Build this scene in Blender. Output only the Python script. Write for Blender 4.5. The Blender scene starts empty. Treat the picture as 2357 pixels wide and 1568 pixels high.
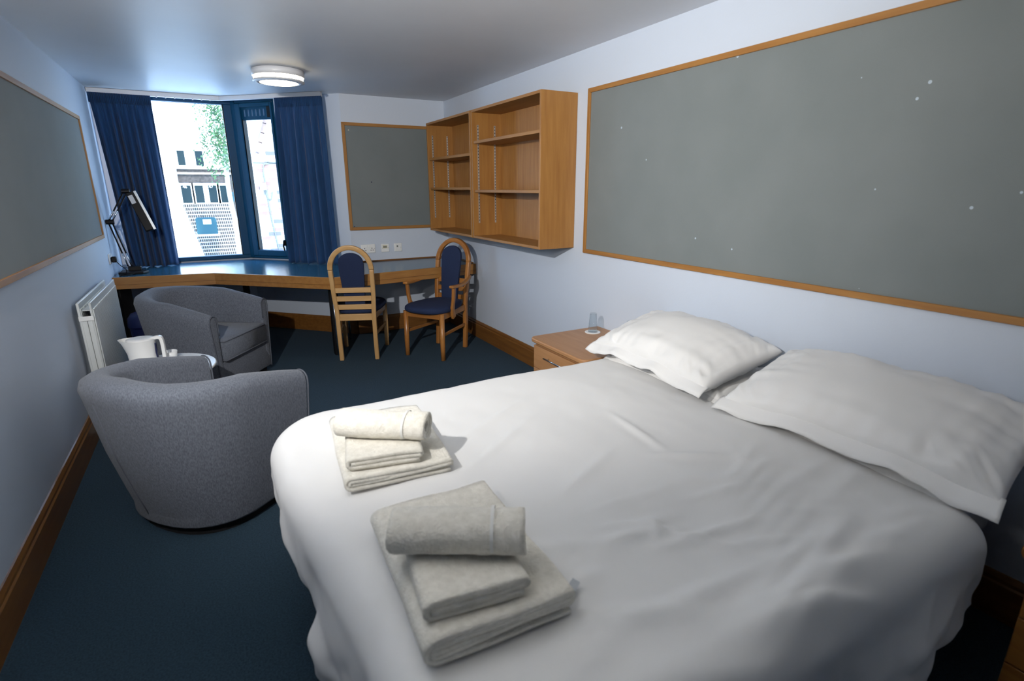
import bpy, bmesh, math, random
from math import sin, cos, pi, radians, sqrt, atan2, hypot
from mathutils import Vector, Matrix, noise
random.seed(7)
sc = bpy.context.scene
COL = sc.collection

# ------------------------------------------------------------------ camera, world, lights, exposure
PITCH, YAW, ROLL, CAMH, FPX = .2791, .5059, -.0028, 1.516, 1223.68
fw = Vector((sin(YAW)*cos(PITCH), cos(YAW)*cos(PITCH), -sin(PITCH)))
rt = Vector((cos(YAW), -sin(YAW), 0)); up = rt.cross(fw)
rt2 = rt*cos(ROLL)+up*sin(ROLL); up2 = -rt*sin(ROLL)+up*cos(ROLL)
cam = bpy.data.objects.new('camera', bpy.data.cameras.new('camera')); COL.objects.link(cam)
M = Matrix((rt2, up2, -fw)).transposed().to_4x4(); M.translation = Vector((0, 0, CAMH))
cam.matrix_world = M
cam.data.sensor_width = 36; cam.data.lens = FPX/2357*36; cam.data.clip_start = .02
cam.data.dof.use_dof = True; cam.data.dof.focus_distance = 4.6; cam.data.dof.aperture_fstop = 2.8
sc.camera = cam

w = bpy.data.worlds.new('world'); sc.world = w; w.use_nodes = True
wn = w.node_tree.nodes; wl = w.node_tree.links; bg = wn['Background']
tc = wn.new('ShaderNodeTexCoord'); sp = wn.new('ShaderNodeSeparateXYZ'); rp = wn.new('ShaderNodeValToRGB')
rp.color_ramp.elements[0].position = .0; rp.color_ramp.elements[0].color = (.62, .80, 1, 1)
rp.color_ramp.elements[1].position = .7; rp.color_ramp.elements[1].color = (.25, .50, 1, 1)
wl.new(tc.outputs['Generated'], sp.inputs[0]); wl.new(sp.outputs[2], rp.inputs[0]); wl.new(rp.outputs[0], bg.inputs['Color'])
bg.inputs['Strength'].default_value = 9.0

def lamp(name, kind, loc, energy, color=(1, 1, 1), target=None, **kw):
    l = bpy.data.lights.new(name, kind); l.energy = energy; l.color = color
    for k, v in kw.items(): setattr(l, k, v)
    o = bpy.data.objects.new(name, l); o.location = loc; COL.objects.link(o)
    if target: o.rotation_euler = (Vector(target)-Vector(loc)).to_track_quat('-Z', 'Y').to_euler()
    return o
# sun: comes from behind the building, lights what stands across the courtyard
lamp('sun', 'SUN', (0, -5, 12), 8, (1, .95, .88), (-2, 8, 0), angle=radians(.6))
# the photographer's flash, held high to the left of the camera
lamp('flash', 'SPOT', (-.66, .95, 2.05), 370, (1, .97, .93), (1.7, 4.2, 1.75), shadow_soft_size=.025, spot_size=radians(122), spot_blend=1.0)
# its second head, turned up: the burst bounces off the ceiling
lamp('flash_bounce', 'SPOT', (-.55, .5, 1.8), 170, (1, .93, .82), (.85, 1.3, 2.4), shadow_soft_size=.12, spot_size=radians(120), spot_blend=1.0)
sc.view_settings.view_transform = 'Standard'; sc.view_settings.look = 'None'
sc.view_settings.gamma = 1; sc.view_settings.use_curve_mapping = False
sc.view_settings.exposure = -0.05

# ------------------------------------------------------------------ materials
def mat(name, col, rough=.6, metal=0, spec=.5, col2=None, nscale=8, stretch=(1, 1, 1), nmix=(.35, .65), bump=0, bscale=60, bstretch=(1, 1, 1), emit=None, coat=0, sheen=0, detail=3):
    m = bpy.data.materials.new(name); m.use_nodes = True
    N = m.node_tree.nodes; L = m.node_tree.links; b = N['Principled BSDF']
    b.inputs['Base Color'].default_value = (*col, 1); b.inputs['Roughness'].default_value = rough
    b.inputs['Metallic'].default_value = metal; b.inputs['Specular IOR Level'].default_value = spec
    if coat: b.inputs['Coat Weight'].default_value = coat
    if sheen: b.inputs['Sheen Weight'].default_value = sheen
    t = N.new('ShaderNodeTexCoord')
    if col2:
        mp = N.new('ShaderNodeMapping'); mp.inputs['Scale'].default_value = stretch
        n = N.new('ShaderNodeTexNoise'); n.inputs['Scale'].default_value = nscale; n.inputs['Detail'].default_value = detail
        r = N.new('ShaderNodeValToRGB'); r.color_ramp.elements[0].position = nmix[0]; r.color_ramp.elements[1].position = nmix[1]
        r.color_ramp.elements[0].color = (*col, 1); r.color_ramp.elements[1].color = (*col2, 1)
        L.new(t.outputs['Object'], mp.inputs[0]); L.new(mp.outputs[0], n.inputs['Vector']); L.new(n.outputs['Fac'], r.inputs[0]); L.new(r.outputs[0], b.inputs['Base Color'])
    if bump:
        mp = N.new('ShaderNodeMapping'); mp.inputs['Scale'].default_value = bstretch
        n = N.new('ShaderNodeTexNoise'); n.inputs['Scale'].default_value = bscale; n.inputs['Detail'].default_value = 4
        bp = N.new('ShaderNodeBump'); bp.inputs['Strength'].default_value = bump; bp.inputs['Distance'].default_value = .004
        L.new(t.outputs['Object'], mp.inputs[0]); L.new(mp.outputs[0], n.inputs['Vector']); L.new(n.outputs['Fac'], bp.inputs['Height']); L.new(bp.outputs[0], b.inputs['Normal'])
    if emit:
        b.inputs['Emission Color'].default_value = (*emit[0], 1); b.inputs['Emission Strength'].default_value = emit[1]
    return m
def wood(name, c1, c2, axis='z', rough=.4, sc_=9, coat=.1):
    s = {'x': (.08, 1, 1), 'y': (1, .08, 1), 'z': (1, 1, .08)}[axis]
    return mat(name, c1, rough, col2=c2, nscale=sc_*4, stretch=s, nmix=(.25, .75), bump=.08, bscale=160, bstretch=s, coat=coat, detail=6)
MT = {}
MT['wall'] = mat('wall_paint', (.54, .60, .70), .6, bump=.12, bscale=90)
MT['ceil'] = mat('ceiling_paint', (.655, .68, .72), .45, col2=(.63, .655, .695), nscale=2, bump=.10, bscale=60)
MT['gloss_white'] = mat('white_gloss', (.75, .76, .78), .3)
MT['felt'] = mat('grey_felt', (.160, .184, .188), .9, col2=(.175, .198, .203), nscale=3, bump=.25, bscale=500, sheen=.15)
MT['carpet'] = mat('blue_carpet', (.010, .031, .053), .95, col2=(.024, .056, .088), nscale=150, bump=1.0, bscale=350)
for ax in 'xyz':
    MT['oak'+ax] = wood('light_oak_'+ax, (.37, .180, .045), (.27, .115, .026), ax, .5, coat=0)
    MT['beech'+ax] = wood('beech_'+ax, (.44, .235, .105), (.36, .175, .07), ax, .45)
    MT['dark'+ax] = wood('skirting_oak_'+ax, (.22, .095, .020), (.14, .052, .010), ax, .4, coat=.05)
    MT['ash'+ax] = wood('ash_'+ax, (.58, .36, .16), (.44, .25, .095), ax, .35, 5)
    MT['honey'+ax] = wood('honey_ash_'+ax, (.40, .175, .045), (.27, .10, .022), ax, .3, 5)
MT['laminate'] = mat('blue_laminate', (.025, .090, .145), .18, col2=(.030, .105, .16), nscale=30, bump=.06, bscale=200)
MT['navy'] = mat('navy_cloth', (.005, .014, .052), .85, col2=(.009, .022, .075), nscale=300, bump=.4, bscale=600)
MT['curtain'] = mat('blue_curtain', (.002, .034, .115), .8, col2=(.003, .048, .15), nscale=90, stretch=(1, 1, .1), bump=.3, bscale=700, sheen=.1)
MT['tweed'] = mat('grey_tweed', (.085, .098, .125), .9, col2=(.155, .172, .210), nscale=230, stretch=(1, 1, .35), bump=.5, bscale=500, sheen=.12, detail=5)
MT['tweed_dark'] = mat('tweed_piping', (.09, .10, .125), .9, bump=.3, bscale=500)
MT['black'] = mat('black_plastic', (.004, .004, .005), .5, spec=.25)
MT['black_felt'] = mat('black_fabric', (.004, .004, .005), .9)
MT['chrome'] = mat('chrome', (.8, .82, .85), .18, 1)
MT['alu'] = mat('brushed_metal', (.62, .64, .66), .35, .8)
MT['frame_blue'] = mat('dark_blue_frame', (.003, .055, .120), .45, spec=.2)
MT['sheet'] = mat('white_cotton', (.765, .765, .765), .85, bump=.06, bscale=900, sheen=.05)
MT['sheet_blue'] = mat('pale_sheet', (.66, .71, .78), .85)
MT['towel'] = mat('cream_towelling', (.84, .81, .73), .95, col2=(.74, .71, .63), nscale=60, bump=1.0, bscale=150, sheen=.3)
MT['towel_edge'] = mat('towel_hem', (.80, .80, .77), .9, bump=.3, bscale=500)
MT['radiator'] = mat('radiator_enamel', (.66, .69, .69), .35)
MT['plastic_w'] = mat('white_plastic', (.78, .79, .79), .3)
MT['cream_print'] = mat('cream_label', (.60, .56, .40), .6)
MT['grey_print'] = mat('grey_marking', (.16, .17, .16), .6)
MT['dk'] = mat('dark_hole', (.01, .01, .012), .8)
MT['china'] = mat('white_china', (.82, .83, .84), .12)
MT['bin'] = mat('navy_plastic', (.006, .010, .055), .4)
MT['pale'] = mat('pale_sticker', (.62, .64, .68), .5)
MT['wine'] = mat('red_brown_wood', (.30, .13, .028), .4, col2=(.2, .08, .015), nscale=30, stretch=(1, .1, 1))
MT['glow'] = mat('lamp_glass', (.9, .85, .75), .4, emit=((1, .86, .62), 8.0))
MT['white_lamp'] = mat('lamp_enamel', (.72, .74, .78), .35)
MT['brick'] = mat('brown_brick', (.045, .036, .031), .9, col2=(.085, .068, .060), nscale=14, bump=.4, bscale=50)
MT['brick2'] = mat('red_brick', (.20, .11, .09), .9, col2=(.26, .19, .17), nscale=5, bump=.4, bscale=50)
MT['mortar'] = mat('pale_mortar', (.80, .78, .74), .9)
MT['render'] = mat('white_render', (.85, .85, .83), .85)
MT['stone'] = mat('pale_paving', (.7, .69, .66), .9)
MT['teal'] = mat('teal_paint', (.004, .055, .07), .5)
MT['leaf'] = mat('birch_leaf', (.03, .085, .018), .6, col2=(.08, .16, .05), nscale=2)
MT['bark'] = mat('birch_bark', (.7, .66, .6), .8, col2=(.25, .22, .2), nscale=9, stretch=(1, 1, .4))
MT['tile'] = mat('roof_tile', (.16, .11, .10), .8, col2=(.3, .2, .17), nscale=6)
MT['darkglass'] = mat('far_window_glass', (.004, .016, .02), .3, spec=.3)
MT['grass'] = mat('courtyard_ground', (.5, .5, .46), .95)
def glassmat(name, thin):
    m = bpy.data.materials.new(name); m.use_nodes = True; N = m.node_tree.nodes; L = m.node_tree.links
    for n in list(N):
        if n.type != 'OUTPUT_MATERIAL': N.remove(n)
    out = [n for n in N if n.type == 'OUTPUT_MATERIAL'][0]
    if thin:
        tr = N.new('ShaderNodeBsdfTransparent'); gl = N.new('ShaderNodeBsdfGlossy'); gl.inputs['Roughness'].default_value = .02
        mx = N.new('ShaderNodeMixShader'); lw = N.new('ShaderNodeLayerWeight'); lw.inputs[0].default_value = .5; pw_ = N.new('ShaderNodeMath'); pw_.operation = 'POWER'; pw_.inputs[1].default_value = 4.5; fr = N.new('ShaderNodeMath'); fr.operation = 'MULTIPLY_ADD'; fr.inputs[1].default_value = .75; fr.inputs[2].default_value = .03; L.new(lw.outputs['Facing'], pw_.inputs[0]); L.new(pw_.outputs[0], fr.inputs[0])
        tr.inputs['Color'].default_value = (.95, .98, .97, 1) if name == 'window_glass' else (.93, .95, .96, 1)
        L.new(fr.outputs[0], mx.inputs[0]); L.new(tr.outputs[0], mx.inputs[1]); L.new(gl.outputs[0], mx.inputs[2]); L.new(mx.outputs[0], out.inputs[0])
    else:
        g = N.new('ShaderNodeBsdfGlass'); g.inputs['IOR'].default_value = 1.45; g.inputs['Roughness'].default_value = 0
        L.new(g.outputs[0], out.inputs[0])
    return m
MT['pane'] = glassmat('window_glass', True); MT['glass'] = glassmat('drinking_glass', True)
# marks on the big felt board: small pale specks
def felt_marks():
    m = MT['felt'].copy(); m.name = 'marked_felt'; N = m.node_tree.nodes; L = m.node_tree.links; b = N['Principled BSDF']
    src = b.inputs['Base Color'].links[0].from_socket
    t = N.new('ShaderNodeTexCoord'); v = N.new('ShaderNodeTexVoronoi'); v.inputs['Scale'].default_value = 8; v.inputs['Randomness'].default_value = 1
    lt = N.new('ShaderNodeMath'); lt.operation = 'LESS_THAN'; lt.inputs[1].default_value = .052
    v2 = N.new('ShaderNodeTexNoise'); v2.inputs['Scale'].default_value = 2.2
    gt = N.new('ShaderNodeMath'); gt.operation = 'GREATER_THAN'; gt.inputs[1].default_value = .46
    mu = N.new('ShaderNodeMath'); mu.operation = 'MULTIPLY'
    mx = N.new('ShaderNodeMixRGB'); mx.inputs[2].default_value = (.42, .50, .58, 1)
    L.new(t.outputs['Object'], v.inputs['Vector']); L.new(t.outputs['Object'], v2.inputs['Vector'])
    L.new(v.outputs['Distance'], lt.inputs[0]); L.new(v2.outputs['Fac'], gt.inputs[0])
    L.new(lt.outputs[0], mu.inputs[0]); L.new(gt.outputs[0], mu.inputs[1]); L.new(mu.outputs[0], mx.inputs[0]); L.new(src, mx.inputs[1])
    L.new(mx.outputs[0], b.inputs['Base Color'])
    return m
MT['felt_marks'] = felt_marks()

# ------------------------------------------------------------------ builders
class MB:
    """collects verts and faces, world or thing-local coordinates"""
    def __init__(s): s.v = []; s.f = []
    def add(s, vs, fs, T=None):
        o = len(s.v)
        s.v += [tuple(T @ Vector(p)) if T else tuple(p) for p in vs]
        s.f += [tuple(i+o for i in f) for f in fs]; return s
    def box(s, x0, x1, y0, y1, z0, z1, T=None):
        vs = [(x, y, z) for x in (x0, x1) for y in (y0, y1) for z in (z0, z1)]
        return s.add(vs, [(0, 1, 3, 2), (4, 6, 7, 5), (0, 4, 5, 1), (2, 3, 7, 6), (0, 2, 6, 4), (1, 5, 7, 3)], T)
    def prism(s, poly, z0, z1, T=None):
        n = len(poly); vs = [(p[0], p[1], z0) for p in poly]+[(p[0], p[1], z1) for p in poly]
        fs = [tuple(range(n-1, -1, -1)), tuple(range(n, 2*n))]+[(i, (i+1) % n, n+(i+1) % n, n+i) for i in range(n)]
        return s.add(vs, fs, T)
    def lathe(s, prof, n=28, c=(0, 0), T=None, closed=False):
        vs = []; m = len(prof)
        for i in range(n):
            a = 2*pi*i/n
            vs += [(c[0]+r*cos(a), c[1]+r*sin(a), z) for r, z in prof]
        fs = []
        for i in range(n):
            j = (i+1) % n
            for k in range(m-1+(1 if closed else 0)):
                k2 = (k+1) % m
                fs.append((i*m+k, j*m+k, j*m+k2, i*m+k2))
        if not closed:
            if prof[0][0] > 1e-6: fs.append(tuple(i*m for i in range(n-1, -1, -1)))
            if prof[-1][0] > 1e-6: fs.append(tuple(i*m+m-1 for i in range(n)))
        return s.add(vs, fs, T)
    def tube(s, pts, r, n=8, T=None, cap=True):
        pts = [Vector(p) for p in pts]; vs = []; prev = None
        rr = r if isinstance(r, (list, tuple)) else [r]*len(pts)
        for i, p in enumerate(pts):
            d = (pts[min(i+1, len(pts)-1)]-pts[max(i-1, 0)]).normalized()
            if prev is None: a = d.orthogonal().normalized()
            else: a = (prev-d*prev.dot(d)).normalized()
            prev = a; b = d.cross(a)
            vs += [tuple(p+(a*cos(2*pi*k/n)+b*sin(2*pi*k/n))*rr[i]) for k in range(n)]
        fs = [(i*n+k, i*n+(k+1) % n, (i+1)*n+(k+1) % n, (i+1)*n+k) for i in range(len(pts)-1) for k in range(n)]
        if cap: fs += [tuple(range(n-1, -1, -1)), tuple((len(pts)-1)*n+k for k in range(n))]
        return s.add(vs, fs, T)
    def sweep(s, pts, hw, hd, side=(1, 0, 0), T=None):
        """rectangular bar: half width hw along `side`, half depth hd across"""
        pts = [Vector(p) for p in pts]; sd = Vector(side).normalized(); vs = []
        hws = hw if isinstance(hw, (list, tuple)) else [hw]*len(pts); hds = hd if isinstance(hd, (list, tuple)) else [hd]*len(pts)
        for i, p in enumerate(pts):
            d = (pts[min(i+1, len(pts)-1)]-pts[max(i-1, 0)]).normalized(); a = (sd-d*sd.dot(d)).normalized(); b = d.cross(a)
            for u, v in ((-1, -1), (1, -1), (1, 1), (-1, 1)): vs.append(tuple(p+a*u*hws[i]+b*v*hds[i]))
        fs = [(i*4+k, i*4+(k+1) % 4, (i+1)*4+(k+1) % 4, (i+1)*4+k) for i in range(len(pts)-1) for k in range(4)]
        fs += [(3, 2, 1, 0), tuple((len(pts)-1)*4+k for k in range(4))]
        return s.add(vs, fs, T)
    def build(s, name, m, parent=None, bevel=0, smooth=False, seg=2, sub=0, **kw):
        me = bpy.data.meshes.new(name); me.from_pydata(s.v, [], s.f); me.update()
        bm = bmesh.new(); bm.from_mesh(me); bmesh.ops.recalc_face_normals(bm, faces=bm.faces); bm.to_mesh(me); bm.free()
        me.materials.append(MT[m] if isinstance(m, str) else m)
        o = bpy.data.objects.new(name, me); COL.objects.link(o)
        if parent: o.parent = parent
        if bevel:
            b = o.modifiers.new('bevel', 'BEVEL'); b.width = bevel; b.segments = seg; b.limit_method = 'ANGLE'; b.angle_limit = radians(40)
        if sub:
            b = o.modifiers.new('sub', 'SUBSURF'); b.levels = sub; b.render_levels = sub
        if smooth or bevel:
            for p in me.polygons: p.use_smooth = True
            if bevel and not smooth:
                me.set_sharp_from_angle(angle=radians(50)) if hasattr(me, 'set_sharp_from_angle') else None
        for k, v in kw.items(): o[k] = v
        return o
def thing(name, label, cat, loc=(0, 0, 0), rz=0, group=None, scale=None):
    o = bpy.data.objects.new(name, None); COL.objects.link(o); o.location = loc; o.rotation_euler = (0, 0, rz)
    o.empty_display_size = .1
    o['label'] = label; o['category'] = cat
    if group: o['group'] = group
    return o
def tag(o, label, cat, group=None, kind=None):
    o['label'] = label; o['category'] = cat
    if group: o['group'] = group
    if kind: o['kind'] = kind
    return o
def struct(o, label=None, cat=None):
    o['kind'] = 'structure'
    if label: o['label'] = label
    if cat: o['category'] = cat
    return o
def copy_tree(o, parent=None):
    c = o.copy(); COL.objects.link(c)
    if parent: c.parent = parent
    for ch in [x for x in COL.objects if x.parent == o]: copy_tree(ch, c)
    return c
def TR(x, y, z, rz=0, rx=0, ry=0):
    return Matrix.Translation((x, y, z)) @ Matrix.Rotation(rz, 4, 'Z') @ Matrix.Rotation(ry, 4, 'Y') @ Matrix.Rotation(rx, 4, 'X')

XL, XR, YB, YN, H = -.82, 2.328, 5.686, -1.3, 2.4
B = Vector((.36, 6.6)); Cc = Vector((1.25, YB)); YW = 6.6
WD = (Cc-B).normalized(); WN = Vector((WD.y, -WD.x))           # WN points into the room
ZS, ZH = .785, 2.387                                            # window sill and head
poly_in = [(XL, YN), (XR, YN), (XR, YB), (Cc.x, Cc.y), (B.x, B.y), (XL, YW)]
po = lambda e: [(XL-e, YN-e), (XR+e, YN-e), (XR+e, YB+e), (Cc.x+e*.4, Cc.y+e), (B.x+e*.4, B.y+e), (XL-e, YW+e)]
# ------------------------------------------------------------------ room shell
struct(MB().prism(po(.12), -.12, 0).build('floor', 'carpet'), 'dark blue carpet floor', 'floor')
struct(MB().prism(po(.12), H, H+.12).build('ceiling', 'ceil'), 'smooth white ceiling', 'ceiling')
struct(MB().box(XR, XR+.12, YN-.12, YB+.12, 0, H).build('wall_right', 'wall'), 'long white wall behind the bed', 'wall')
struct(MB().box(XL-.12, XL, YN-.12, YW+.12, 0, H).build('wall_left', 'wall'), 'white wall with the radiator', 'wall')
struct(MB().box(XL, XR, YN-.12, YN, 0, H).build('wall_front', 'wall'), 'white wall behind the camera', 'wall')
struct(MB().box(Cc.x-.0, XR, YB, YB+.12, 0, H).build('wall_back', 'wall'), 'white wall above the right half of the desk', 'wall')
# bay, left facet: wall under the window, lintel
struct(MB().box(XL, B.x, YW, YW+.12, 0, ZS).box(XL, B.x, YW, YW+.12, ZH, H).box(XL, XL+.03, YW, YW+.12, ZS, ZH).build('wall_bay_left', 'wall'), 'white wall under the wide window pane', 'wall')
SEG = Matrix(((WD.x, WN.x, 0, B.x), (WD.y, WN.y, 0, B.y), (0, 0, 1, 0), (0, 0, 0, 1)))   # s along facet, t into room, z
LW = (Cc-B).length; SE = .535
struct(MB().box(0, LW, -.12, 0, 0, ZS, SEG).box(0, SE, -.12, 0, ZH, H, SEG).box(SE, LW, -.12, 0, ZS, H, SEG).build('wall_bay_right', 'wall'), 'angled white wall beside the narrow window', 'wall')
# ------------------------------------------------------------------ windows
def win(name, T, s0, s1, z0, z1, fwid, label):
    r = bpy.data.objects.new(name, None); COL.objects.link(r); r['kind'] = 'structure'; r['label'] = label; r['category'] = 'window'
    return r
w1 = win('window_1', None, 0, 0, 0, 0, 0, 'wide dark blue framed fixed window over the desk')
T1 = Matrix.Translation((0, YW, 0))
MB().box(XL+.03, B.x, -.03, .05, ZS-.0, ZS+.04, T1).build('bottom_rail', 'frame_blue', w1, .004)
MB().box(XL+.03, B.x, -.03, .05, ZH-.042, ZH, T1).build('top_rail', 'frame_blue', w1, .004)
MB().box(XL+.03, XL+.09, -.03, .05, ZS+.04, ZH-.042, T1).build('stile', 'frame_blue', w1, .004)
MB().box(.272, B.x, -.03, .05, ZS+.04, ZH-.042, T1).build('stile', 'frame_blue', w1, .004)
MB().box(.262, .275, -.02, .03, ZS+.04, ZH-.042, T1).build('gasket', 'black', w1)
MB().box(XL+.09, .272, .008, .014, ZS+.04, ZH-.042, T1).build('glass_pane', 'pane', w1)
w2 = win('window_2', None, 0, 0, 0, 0, 0, 'narrow dark blue opening window with slotted vent')
MB().box(-.02, .055, -.05, .035, ZS, ZH, SEG).build('stile', 'frame_blue', w2, .004)
MB().box(SE-.02, SE, -.05, .03, ZS, ZH, SEG).build('stile', 'frame_blue', w2, .003)
MB().box(.055, SE-.02, -.05, .03, ZS, ZS+.025, SEG).build('bottom_rail', 'frame_blue', w2, .004)
MB().box(.055, SE-.02, -.05, .03, ZH-.03, ZH, SEG).build('top_rail', 'frame_blue', w2, .004)
ca = MB().box(.062, .125, -.035, .045, ZS+.028, ZH-.034, SEG).box(SE-.045, SE-.022, -.035, .045, ZS+.028, ZH-.034, SEG)
ca.box(.125, SE-.045, -.035, .045, ZS+.028, ZS+.09, SEG).box(.125, SE-.045, -.035, .045, ZH-.07, ZH-.034, SEG)
cas = ca.build('casement', 'frame_blue', w2, .005)
MB().box(.125, .137, -.02, .03, ZS+.09, 2.2, SEG).build('gasket', 'black', cas)
MB().box(.125, SE-.045, -.003, .004, ZS+.09, 2.2, SEG).build('glass_pane', 'pane', cas)
vm = MB(); v0, v1, vz0, vz1 = .125, SE-.045, 2.195, ZH-.07
n = 6; sw = .016; gap = (v1-.055-(v0+.03))/n
edges = [v0]+sum([[v0+.03+gap*i, v0+.03+gap*i+sw] for i in range(n)], [])+[v1]
for i in range(0, len(edges), 2): vm.box(edges[i], edges[i+1], -.01, .022, vz0, vz1, SEG)
for i in range(1, len(edges)-1, 2): vm.box(edges[i], edges[i+1], -.01, .022, vz0, vz0+.035, SEG); vm.box(edges[i], edges[i+1], -.01, .022, vz1-.022, vz1, SEG)
vt = vm.build('vent', 'frame_blue', w2)
MB().box(v1-.05, v1, .018, .03, vz0+.02, vz1, SEG).build('vent_shutter', 'black', vt, .003)
MB().box(SE-.045, SE-.03, .045, .065, .93, .99, SEG).tube([SEG @ Vector((SE-.04, .065, .985)), SEG @ Vector((SE-.045, .075, .93)), SEG @ Vector((SE-.04, .07, .88))], .008).build('window_handle', 'black', cas)
# white reveal strips, track
struct(MB().box(XL, XL+.10, 6.50, YW-.03, .76, H-.04).build('trim_1', 'gloss_white', None, .003), 'white painted reveal strip at the left curtain', 'trim')
struct(MB().box(SE, SE+.035, 0, .03, ZS, H, SEG).build('trim_2', 'gloss_white', None, .003), 'white painted reveal strip by the narrow window', 'trim')
TK = [Vector((XL+.002, 6.42)), Vector((.245, 6.42)), Vector((1.08, 5.66))]
tr = thing('curtain_track', 'white curtain track fixed to the ceiling along the bay', 'curtain track')
t = MB()
for a, b in ((TK[0], TK[1]), (TK[1], TK[2])):
    d = (b-a).normalized(); nn = Vector((d.y, -d.x))*.018
    t.prism([a+nn, b+nn, b-nn, a-nn], H-.042, H-.001)
t.build('rail', 'gloss_white', tr, .003)
for k in range(7):
    p = TK[0].lerp(TK[1], .50+k*.07); MB().box(p.x-.006, p.x+.006, p.y-.025, p.y-.016, H-.052, H-.03).build('glider', 'gloss_white', tr)
# skirtings
def skirt(name, a, b, nrm, label):
    a = Vector(a); b = Vector(b); n_ = Vector(nrm); d = (b-a).normalized()
    T = Matrix(((d.x, n_.x, 0, a.x), (d.y, n_.y, 0, a.y), (0, 0, 1, 0), (0, 0, 0, 1))); L = (b-a).length
    prof = [(0, 0), (.02, 0), (.02, .135), (.014, .142), (.014, .155), (.006, .172), (0, .175)]
    vs = [(s, p[0], p[1]) for s in (0, L) for p in prof]; n = len(prof)
    fs = [tuple(range(n)), tuple(range(2*n-1, n-1, -1))]+[(i, (i+1) % n, n+(i+1) % n, n+i) for i in range(n)]
    m = 'darky' if abs(d.y) > .8 else 'darkx'
    struct(MB().add(vs, fs, T).build(name, m), label, 'skirting board')
skirt('baseboard_right', (XR, YN), (XR, YB), (-1, 0), 'brown wood skirting along the right wall')
skirt('baseboard_left', (XL, YN), (XL, YW), (1, 0), 'brown wood skirting along the left wall')
skirt('baseboard_back', (Cc.x, YB), (XR, YB), (0, -1), 'brown wood skirting behind the wooden chairs')
skirt('baseboard_bay_right', (B.x, B.y), (Cc.x, Cc.y), (WN.x, WN.y), 'brown wood skirting on the angled bay wall')
skirt('baseboard_bay_left', (XL, YW), (B.x, YW), (0, -1), 'brown wood skirting under the wide window')
skirt('baseboard_front', (XL, YN), (XR, YN), (0, 1), 'brown wood skirting behind the camera')

# ------------------------------------------------------------------ pin boards
def board(label, T, L, z0, z1, fwid, ma, mb, name='pin_board', felt='felt', group=None):
    """T: local x along wall, y out of wall"""
    r = thing(name, label, 'pin board')
    MB().box(fwid*.5, L-fwid*.5, 0, .010, z0+fwid*.5, z1-fwid*.5, T).build('felt_panel', felt, r)
    for nm, a in (('bottom', (z0, z0+fwid)), ('top', (z1-fwid, z1))):
        mi = MB(); s = 1 if nm == 'bottom' else -1; zo = a[0] if s == 1 else a[1]; zi = zo+s*fwid
        mi.add([(0, 0, zo), (L, 0, zo), (L-fwid, 0, zi), (fwid, 0, zi), (0, .02, zo), (L, .02, zo), (L-fwid, .02, zi), (fwid, .02, zi)], [(0, 1, 2, 3), (7, 6, 5, 4), (0, 4, 5, 1), (1, 5, 6, 2), (2, 6, 7, 3), (3, 7, 4, 0)], T)
        mi.build('frame_rail', ma, r, .002)
    for s, xo in ((1, 0), (-1, L)):
        xi = xo+s*fwid
        MB().add([(xo, 0, z0), (xo, 0, z1), (xi, 0, z1-fwid), (xi, 0, z0+fwid), (xo, .02, z0), (xo, .02, z1), (xi, .02, z1-fwid), (xi, .02, z0+fwid)], [(0, 1, 2, 3), (7, 6, 5, 4), (0, 4, 5, 1), (1, 5, 6, 2), (2, 6, 7, 3), (3, 7, 4, 0)], T).build('frame_stile', mb, r, .002)
    return r
TRW = Matrix(((0, -1, 0, XR), (-1, 0, 0, 3.118), (0, 0, 1, 0), (0, 0, 0, 1)))      # right wall, x runs toward camera
b1 = board('huge grey felt pin board in oak frame above the bed', TRW, 3.0, 1.07, 2.15, .028, 'oaky', 'oakz', felt='felt_marks')
TLW = Matrix(((0, 1, 0, XL), (1, 0, 0, 2.75), (0, 0, 1, 0), (0, 0, 0, 1)))
board('grey felt pin board on the left wall above the radiator', TLW, 2.93, 1.12, 2.08, .03, 'oaky', 'oakz')
TBW = Matrix(((1, 0, 0, 1.245), (0, -1, 0, YB), (0, 0, 1, 0), (0, 0, 0, 1)))
b3 = board('small grey felt pin board behind the bookcases', TBW, 1.05, 1.102, 2.142, .03, 'oakx', 'oakz')
for x, z, m in ((1.31, 2.07, 'cream_print'), (1.50, 1.58, 'bin'), (1.29, 1.14, 'bin')):
    MB().lathe([(0, 0), (.005, 0), (.004, .006), (.006, .008), (0, .010)], 10, T=Matrix.Translation((x, YB-.010, z)) @ Matrix.Rotation(pi/2, 4, 'X')).build('push_pin', m, b3)

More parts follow.
